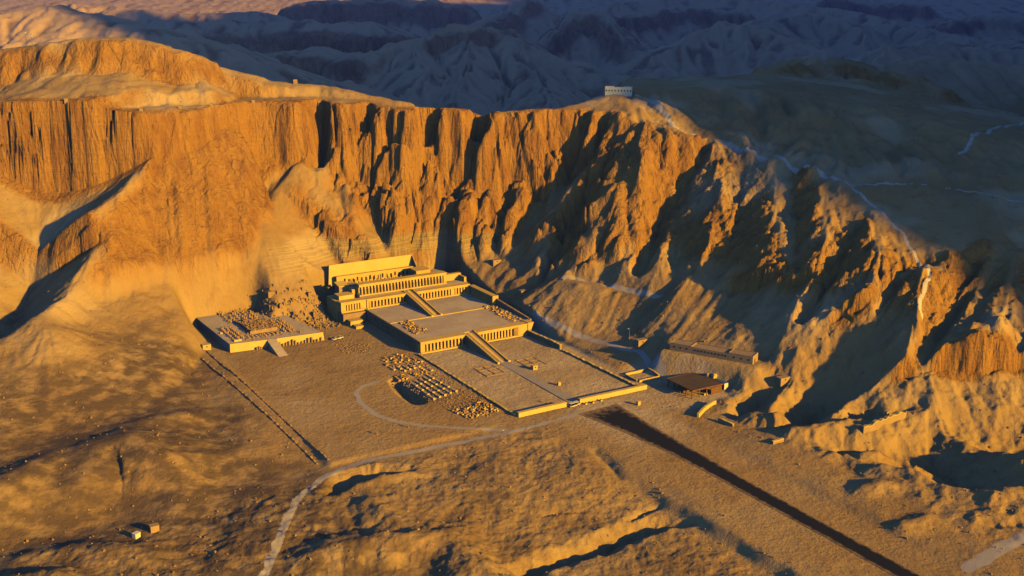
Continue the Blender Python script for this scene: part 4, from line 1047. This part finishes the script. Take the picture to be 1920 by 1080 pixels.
# ------------------------------------------------------------------ buildings
def long_house():
    t = thing('long_building', 'long low mudbrick building with a row of small square windows above the shelter', 'building', (LB0[0], LB0[1], 12.0), math.atan2(LBU[1], LBU[0]))
    sg = 1 if (-LBU[1] * LBV[0] + LBU[0] * LBV[1]) > 0 else -1
    L = _bd; dp = 7.6
    def bx(m, x0, x1, y0, y1, z0, z1):
        a, b = sorted((y0 * sg, y1 * sg)); return m.box(x0, x1, a, b, z0, z1)
    bx(MB(), 0, 13, 0, dp, -1.2, 4.0).obj('wall', MUD, t); bx(MB(), 13.05, L - 12, 0, dp, -1.2, 3.4).obj('wall', MUD, t); bx(MB(), L - 11.95, L, 0, dp, -1.2, 3.8).obj('wall', MUD, t)
    for a, b, z in ((0, 13, 4.0), (13.05, L - 12, 3.4), (L - 11.95, L, 3.8)):
        r = bx(MB(), a + 0.35, b - 0.35, 0.35, dp - 0.35, z + 0.002, z + 0.12).obj('roof', MUDROOF, t)
        m = MB()
        for x0, x1, y0, y1 in ((a, b, 0, 0.33), (a, b, dp - 0.33, dp), (a, a + 0.33, 0.34, dp - 0.34), (b - 0.33, b, 0.34, dp - 0.34)): bx(m, x0, x1, y0, y1, z + 0.003, z + 0.4)
        m.obj('parapet', MUD, r)
    w = bx(MB(), -0.42, 0.42, -0.05, 0.1, -0.4, 0.4).mesh('window', DARK)
    for x in [2.2 + 3.9 * k for k in range(3)] + lin(14.6, L - 14, 10) + [L - 9.5, L - 6, L - 2.5]: inst(w, 'window', (x, 0, 2.2), t)
    a, b = sorted((2.6 * sg, 3.7 * sg)); MB().box(-0.06, 0.1, a, b, -0.1, 2.4).obj('door', DARK, t)
long_house()
def small_house(name, label, px, py, w, d, h, wallm, roofm=MUDROOF, rz=TR, win=1, door=True, cat='hut', group=None, pt=None):
    x, y, z = hit(px, py) if pt is None else pt
    t = thing(name, label, cat, (x, y, z), rz, group)
    MB().box(-w / 2, w / 2, -d / 2, d / 2, -1.5, h).obj('wall', wallm, t)
    r = MB().box(-w / 2 - 0.12, w / 2 + 0.12, -d / 2 - 0.12, d / 2 + 0.12, h + 0.002, h + 0.18).obj('roof', roofm, t)
    for k in range(win):
        xx = -w / 2 + w * (k + 1) / (win + 1)
        MB().box(xx - 0.35, xx + 0.35, -d / 2 - 0.04, -d / 2 + 0.1, h * 0.5, h * 0.78).obj('window', DARK, t)
    if door: MB().box(w / 2 - 0.1, w / 2 + 0.04, -0.45, 0.45, 0, min(2.0, h * 0.85)).obj('door', DARK, t)
    return t
small_house('mudbrick_hut', 'small mudbrick hut beside the path left of the long building', 1202, 646, 6.0, 3.2, 2.8, MUD)
small_house('mudbrick_hut', 'mudbrick hut on the slope right of the long building', 1468, 716, 6.2, 3.4, 2.6, MUD)
small_house('mudbrick_hut', 'small hut tucked against the cliff right of the top terrace', 930, 495, 6.0, 3.5, 2.6, MUD)
small_house('mudbrick_hut', 'small hut on the slope beyond the north colonnade', 982, 551, 5.2, 3.0, 2.4, MUD)
small_house('ochre_hut', 'ochre hut on the verge left of the ruined temple platform', 387, 655, 4.6, 3.0, 2.8, YELL, YELL)
small_house('brown_hut', 'brown box hut on the dark ground at the bottom left', 290, 997, 3.2, 2.4, 2.4, MUD, MUD, win=0)
small_house('white_hut', 'white box hut on the dark ground at the bottom left', 256, 1008, 2.4, 1.9, 1.8, WHITE, WHITE, rz=TR + 0.5, win=0)
small_house('guard_booth', 'ochre guard booth standing in the first court right of the paved way', 1002, 693, 2.8, 2.2, 2.3, YELL, LIME2, win=1)
small_house('guard_booth', 'small ochre booth in the first court halfway along the paved way', 1048, 723, 1.5, 1.3, 1.7, YELL, LIME2, win=0)
small_house('guard_booth', 'small ochre booth on the open plaza outside the gate', 1197, 760, 1.6, 1.4, 1.9, YELL, LIME2, win=0)
small_house('stone_tower', 'narrow mudbrick tower stub among the pits on the right', 1662, 783, 1.6, 1.6, 3.0, MUD, MUD, win=0, door=False, cat='tower')
for i, (a, b, lab) in enumerate([(127, 214, 'leftmost small guard hut on the cliff rim ledge'), (265, 208, 'second small guard hut from the left on the cliff rim ledge'), (338, 203, 'third small guard hut from the left on the cliff rim ledge'),
                                 (397, 199, 'fourth small guard hut from the left on the cliff rim ledge'), (475, 192, 'rightmost small guard hut on the cliff rim ledge')]):
    small_house('rim_hut', lab, a, b, 2.2, 1.8, 1.5, MUD, MUDROOF, rz=0.2, win=0, group='huts along the cliff rim')
wall([hit(553, 158)[:2], hit(607, 157)[:2]], 2.6, 2.2, 'ruined_hut_row', 'low row of roofless stone rooms on the hill saddle', MUD, 0.5, 'ruin')
# pale blue rest house on the ridge
def rest_house():
    x, y, z = hit(1160, 175); t = thing('rest_house', 'pale blue flat-roofed house on the ridge beside the white trail', 'house', (x, y, z), -0.16)
    for x0, x1, h in ((-9.6, -3.6, 4.6), (-3.55, 3.4, 4.1), (3.45, 9.6, 4.4)):
        o = MB().box(x0, x1, -2.6, 2.8, -2.0, h).obj('wall', BLUEW, t)
        MB().box(x0 - 0.1, x1 + 0.1, -2.75, 2.95, h + 0.002, h + 0.25).obj('roof', WHITE, t)
        for k in range(3):
            xx = x0 + (x1 - x0) * (k + 0.5) / 3; f = MB().box(xx - 0.55, xx + 0.55, -2.66, -2.5, 1.3, 2.9).obj('window', WHITE, t)
            MB().box(xx - 0.4, xx + 0.4, -2.70, -2.665, 1.45, 2.75).obj('pane', GLASS, f)
    MB().box(9.55, 9.66, -0.6, 0.6, 0, 2.2).obj('door', WOOD, t)
rest_house()
# visitor shelter
def shelter():
    x, y = W(-14.5, 61.5); t = thing('visitor_shelter', 'wide dark flat-roofed timber visitor shelter on posts beside the plaza', 'shelter', (x, y, 0), TR)
    r = MB().box(-9.8, 9.8, -10.2, 10.2, 4.3, 4.62).obj('roof', CANOPY, t)
    MB().box(-10.0, -9.82, -10.3, 10.3, 4.1, 4.72).box(9.82, 10.0, -10.3, 10.3, 4.1, 4.72).box(-9.8, 9.8, -10.4, -10.22, 4.1, 4.72).box(-9.8, 9.8, 10.22, 10.4, 4.1, 4.72).obj('fascia', WOOD, r)
    m = MB()
    for k in range(9): m.box(-9.7, 9.7, -9.6 + k * 2.4, -9.45 + k * 2.4, 4.62, 4.68)
    m.obj('roof_batten', CANOPY, r)
    post = MB().box(-0.22, 0.22, -0.22, 0.22, -0.3, 4.28).mesh('post', WOOD)
    for yy in lin(-9.4, 9.4, 5): inst(post, 'post', (-9.2, yy, 0), t); inst(post, 'post', (9.2, yy, 0), t)
    for xx in (-4.6, 0.0): inst(post, 'post', (xx, -9.4, 0), t)
    MB().box(2.6, 9.5, -9.9, -9.5, -0.2, 3.6).obj('wall_panel', WOOD, t)
    MB().box(-1.2, 0.8, -9.3, -8.4, -0.2, 1.1).obj('counter', LIME2, t)
    MB().box(-8.0, -2, -1, 3.5, -0.2, 2.6).box(0, 8, 2, 7, -0.2, 2.8).obj('stall', WOOD, t)
shelter()
def container():
    x, y = W(-22.0, 74.6); t = thing('shipping_container', 'blue storage container with a white end beside the visitor shelter', 'container', (x, y, zt(x, y)), TR)
    b = MB().box(-1.25, 1.25, -1.5, 6, -0.3, 3.1).obj('body', BLUE, t)
    MB().box(-1.25, 1.25, -1.62, -1.51, -0.2, 3.05).obj('end_door', WHITE, t)
    m = MB()
    for k in range(14): m.box(-1.30, -1.255, -1.2 + k * 0.5, -0.95 + k * 0.5, 0.1, 2.9)
    m.obj('ribs', BLUE, b)
container()
for i, (a, b, mt_, lab) in enumerate([(1328, 707, MUD, 'low brown crate stack behind the visitor shelter, leftmost of two'), (1340, 711, YELL, 'low ochre crate stack behind the visitor shelter, rightmost of two')]):
    x, y, z = hit(a, b); t = thing('crate_stack', lab, 'crate', (x, y, z), TR); MB().box(-1.6, 1.6, -1, 1, -0.3, 1.2).obj('crate', mt_, t); MB().box(-1.2, 0.6, -0.8, 0.7, 1.21, 1.9).obj('crate', YELL, t)

# ------------------------------------------------------------------ vehicles
def car(px, py, rz, label, group):
    x, y, z = pix(px, py, 0); t = thing('parked_car', label, 'car', (x, y, 0.02), rz, group)
    m = MB(); prof = [(-2.15, .35), (-2.15, .85), (-1.5, 0.98), (2.05, 0.95), (2.15, .35)]
    n = len(prof)
    m.add([(a, -0.85, b) for a, b in prof] + [(a, 0.85, b) for a, b in prof], [tuple(range(n)), tuple(range(2 * n - 1, n - 1, -1))] + [(i, i + n, (i + 1) % n + n, (i + 1) % n) for i in range(n)])
    body = m.obj('body', WHITE, t)
    m = MB(); m.hexa([(-1.3, -0.8, .96), (1.6, -0.8, .96), (1.6, .8, .96), (-1.3, .8, .96)], [(-0.55, -0.66, 1.48), (1.25, -0.66, 1.48), (1.25, .66, 1.48), (-0.55, .66, 1.48)]); cabin = m.obj('cabin', GLASS, t)
    MB().box(-0.5, 1.2, -0.62, 0.62, 1.485, 1.53).obj('roof', WHITE, cabin)
    wm = MB(); nn = 12
    wm.add([(0.33 * math.cos(2 * math.pi * i / nn), s_, 0.33 + 0.33 * math.sin(2 * math.pi * i / nn)) for s_ in (-0.11, 0.11) for i in range(nn)], [tuple(range(nn)), tuple(range(2 * nn - 1, nn - 1, -1))] + [(i, i + nn, (i + 1) % nn + nn, (i + 1) % nn) for i in range(nn)])
    me = wm.mesh('wheel', TYRE)
    for xx in (-1.35, 1.35):
        for yy in (-0.82, 0.82): inst(me, 'wheel', (xx, yy, 0), t)
    for yy in (-0.6, 0.6): MB().box(-2.19, -2.14, yy - 0.16, yy + 0.16, .62, .78).obj('headlight', WHITE, t)
car(628, 637, TR + 0.5, 'white car parked in the yard below the side chapel, left one of a pair', 'cars parked in the yard')
car(637, 635, TR + 0.3, 'white car parked in the yard below the side chapel, right one of a pair', 'cars parked in the yard')
def cart():
    x, y = W(-2.6, -4.2); t = thing('tourist_cart', 'white roofed electric tourist cart waiting at the court gate', 'cart', (x, y, 0.05), TR + 0.15)
    MB().box(-2.6, 2.6, -0.85, 0.85, 0.3, 0.75).box(2.6, 3.3, -0.8, 0.8, 0.3, 1.1).obj('chassis', WHITE, t)
    MB().box(-2.7, 2.9, -0.95, 0.95, 2.0, 2.12).obj('roof', WHITE, t)
    p = MB().box(-0.05, 0.05, -0.05, 0.05, 0.75, 2.0).mesh('post', METAL)
    for xx in (-2.4, 0, 2.4):
        for yy in (-0.8, 0.8): inst(p, 'post', (xx, yy, 0), t)
    for xx in (-1.9, -0.8, 0.3, 1.4): MB().box(xx - 0.22, xx + 0.22, -0.75, 0.75, 0.76, 1.15).box(xx - 0.26, xx - 0.14, -0.75, 0.75, 1.16, 1.6).obj('seat', DARK, t)
    w = MB().cyl(0, 0, -0.1, 0.1, 0.3, None, 12).mesh('wheel', TYRE)
    for xx in (-1.8, 2.4):
        for yy in (-0.86, 0.86):
            o = inst(w, 'wheel', (xx, yy, 0.3), t); o.rotation_euler = (math.pi / 2, 0, 0)
cart()
def post_thing(name, label, px, py, h, cat, head_=None, group=None):
    x, y, z = hit(px, py); t = thing(name, label, cat, (x, y, z), TR, group)
    MB().box(-0.35, 0.35, -0.35, 0.35, -0.3, 0.35).obj('base', RUIN, t)
    MB().cyl(0, 0, 0.35, h, 0.11, 0.07, 8).obj('pole', METAL, t)
    if head_ == 'lamp':
        MB().box(-0.9, 0.1, -0.06, 0.06, h - 0.1, h).obj('arm', METAL, t); MB().box(-1.3, -0.7, -0.16, 0.16, h - 0.16, h + 0.06).obj('lamp_head', WHITE, t)
    elif head_ == 'board': MB().box(-0.5, 0.5, -0.06, 0.06, h - 0.8, h).obj('board', WOOD, t)
post_thing('lamp_post', 'tall pale lamp post beside the dirt track in front of the court', 947, 831, 6.5, 'lamp post', 'lamp')
post_thing('lamp_post', 'tall pale lamp post on the bank left of the small mudbrick hut', 1180, 637, 6.5, 'lamp post', 'lamp')
post_thing('lamp_post', 'lamp post on the path above the north end of the lower colonnade', 1018, 604, 5.5, 'lamp post', 'lamp')
post_thing('marker_post', 'short dark marker post in the yard, left of two', 707, 815, 1.8, 'post', 'board')
post_thing('marker_post', 'short dark marker post in the yard, right of two', 766, 802, 1.8, 'post', 'board')
post_thing('marker_post', 'marker post in the first court near the front wall', 1026, 757, 1.8, 'post', 'board')
for i, (s_, t_, lab) in enumerate([(-3.5, 2.5, 'leftmost'), (-3.8, 6.5, 'middle'), (-3.6, 11.5, 'rightmost')]):
    x, y = W(s_, t_); t = thing('planter', lab + ' of three ochre stone planters outside the court gate', 'planter', (x, y, 0.05), TR, 'planters at the gate')
    MB().box(-0.6, 0.6, -0.6, 0.6, -0.1, 0.9, 0.1).obj('pot', YELL, t); MB().box(-0.45, 0.45, -0.45, 0.45, 0.902, 0.96).obj('soil', DARK, t)
# masts on the hill top
for px_, lab, h in ((50, 'taller steel radio mast on the hilltop at the far left', 11.0), (61, 'shorter steel radio mast on the hilltop at the far left', 8.0)):
    x, y, z = hit(px_, 88); t = thing('radio_mast', lab, 'mast', (x, y, z), 0)
    m = MB()
    for k in range(3):
        a = 2.1 * k; m.hexa([(0.6 * math.cos(a) + dx, 0.6 * math.sin(a) + dy, -0.5) for dx, dy in ((-.06, -.06), (.06, -.06), (.06, .06), (-.06, .06))], [(0.2 * math.cos(a) + dx, 0.2 * math.sin(a) + dy, h) for dx, dy in ((-.06, -.06), (.06, -.06), (.06, .06), (-.06, .06))])
    m.obj('legs', METAL, t)
    m = MB()
    for k in range(8): zz = h * (k + 0.5) / 8; r = 0.6 - 0.4 * zz / h; m.box(-r, r, -0.05, 0.05, zz, zz + 0.1).box(-0.05, 0.05, -r, r, zz + 0.11, zz + 0.2)
    m.obj('braces', METAL, t); MB().cyl(0, 0.0, h * 0.8, h * 0.8 + 0.7, 0.55, 0.55, 10).obj('drum', WHITE, t)
# ------------------------------------------------------------------ air
hz_m = bpy.data.materials.new('haze_air'); hz_m.use_nodes = True
nt = hz_m.node_tree; nt.nodes.remove(nt.nodes['Principled BSDF'])
pv = nt.nodes.new('ShaderNodeVolumePrincipled')
pv.inputs['Color'].default_value = (0.10, 0.22, 0.95, 1)
pv.inputs['Density'].default_value = 0.00009
pv.inputs['Anisotropy'].default_value = 0.0
nt.links.new(pv.outputs[0], nt.nodes['Material Output'].inputs['Volume'])
bm = bmesh.new(); bmesh.ops.create_cube(bm, size=1.0)
bmesh.ops.scale(bm, vec=(8400, 5200, 1060), verts=bm.verts); bmesh.ops.translate(bm, vec=(0, 1900, 500), verts=bm.verts)
me = bpy.data.meshes.new('haze'); bm.to_mesh(me); bm.free(); me.materials.append(hz_m)
hz = bpy.data.objects.new('haze', me); COL.objects.link(hz); hz['kind'] = 'stuff'
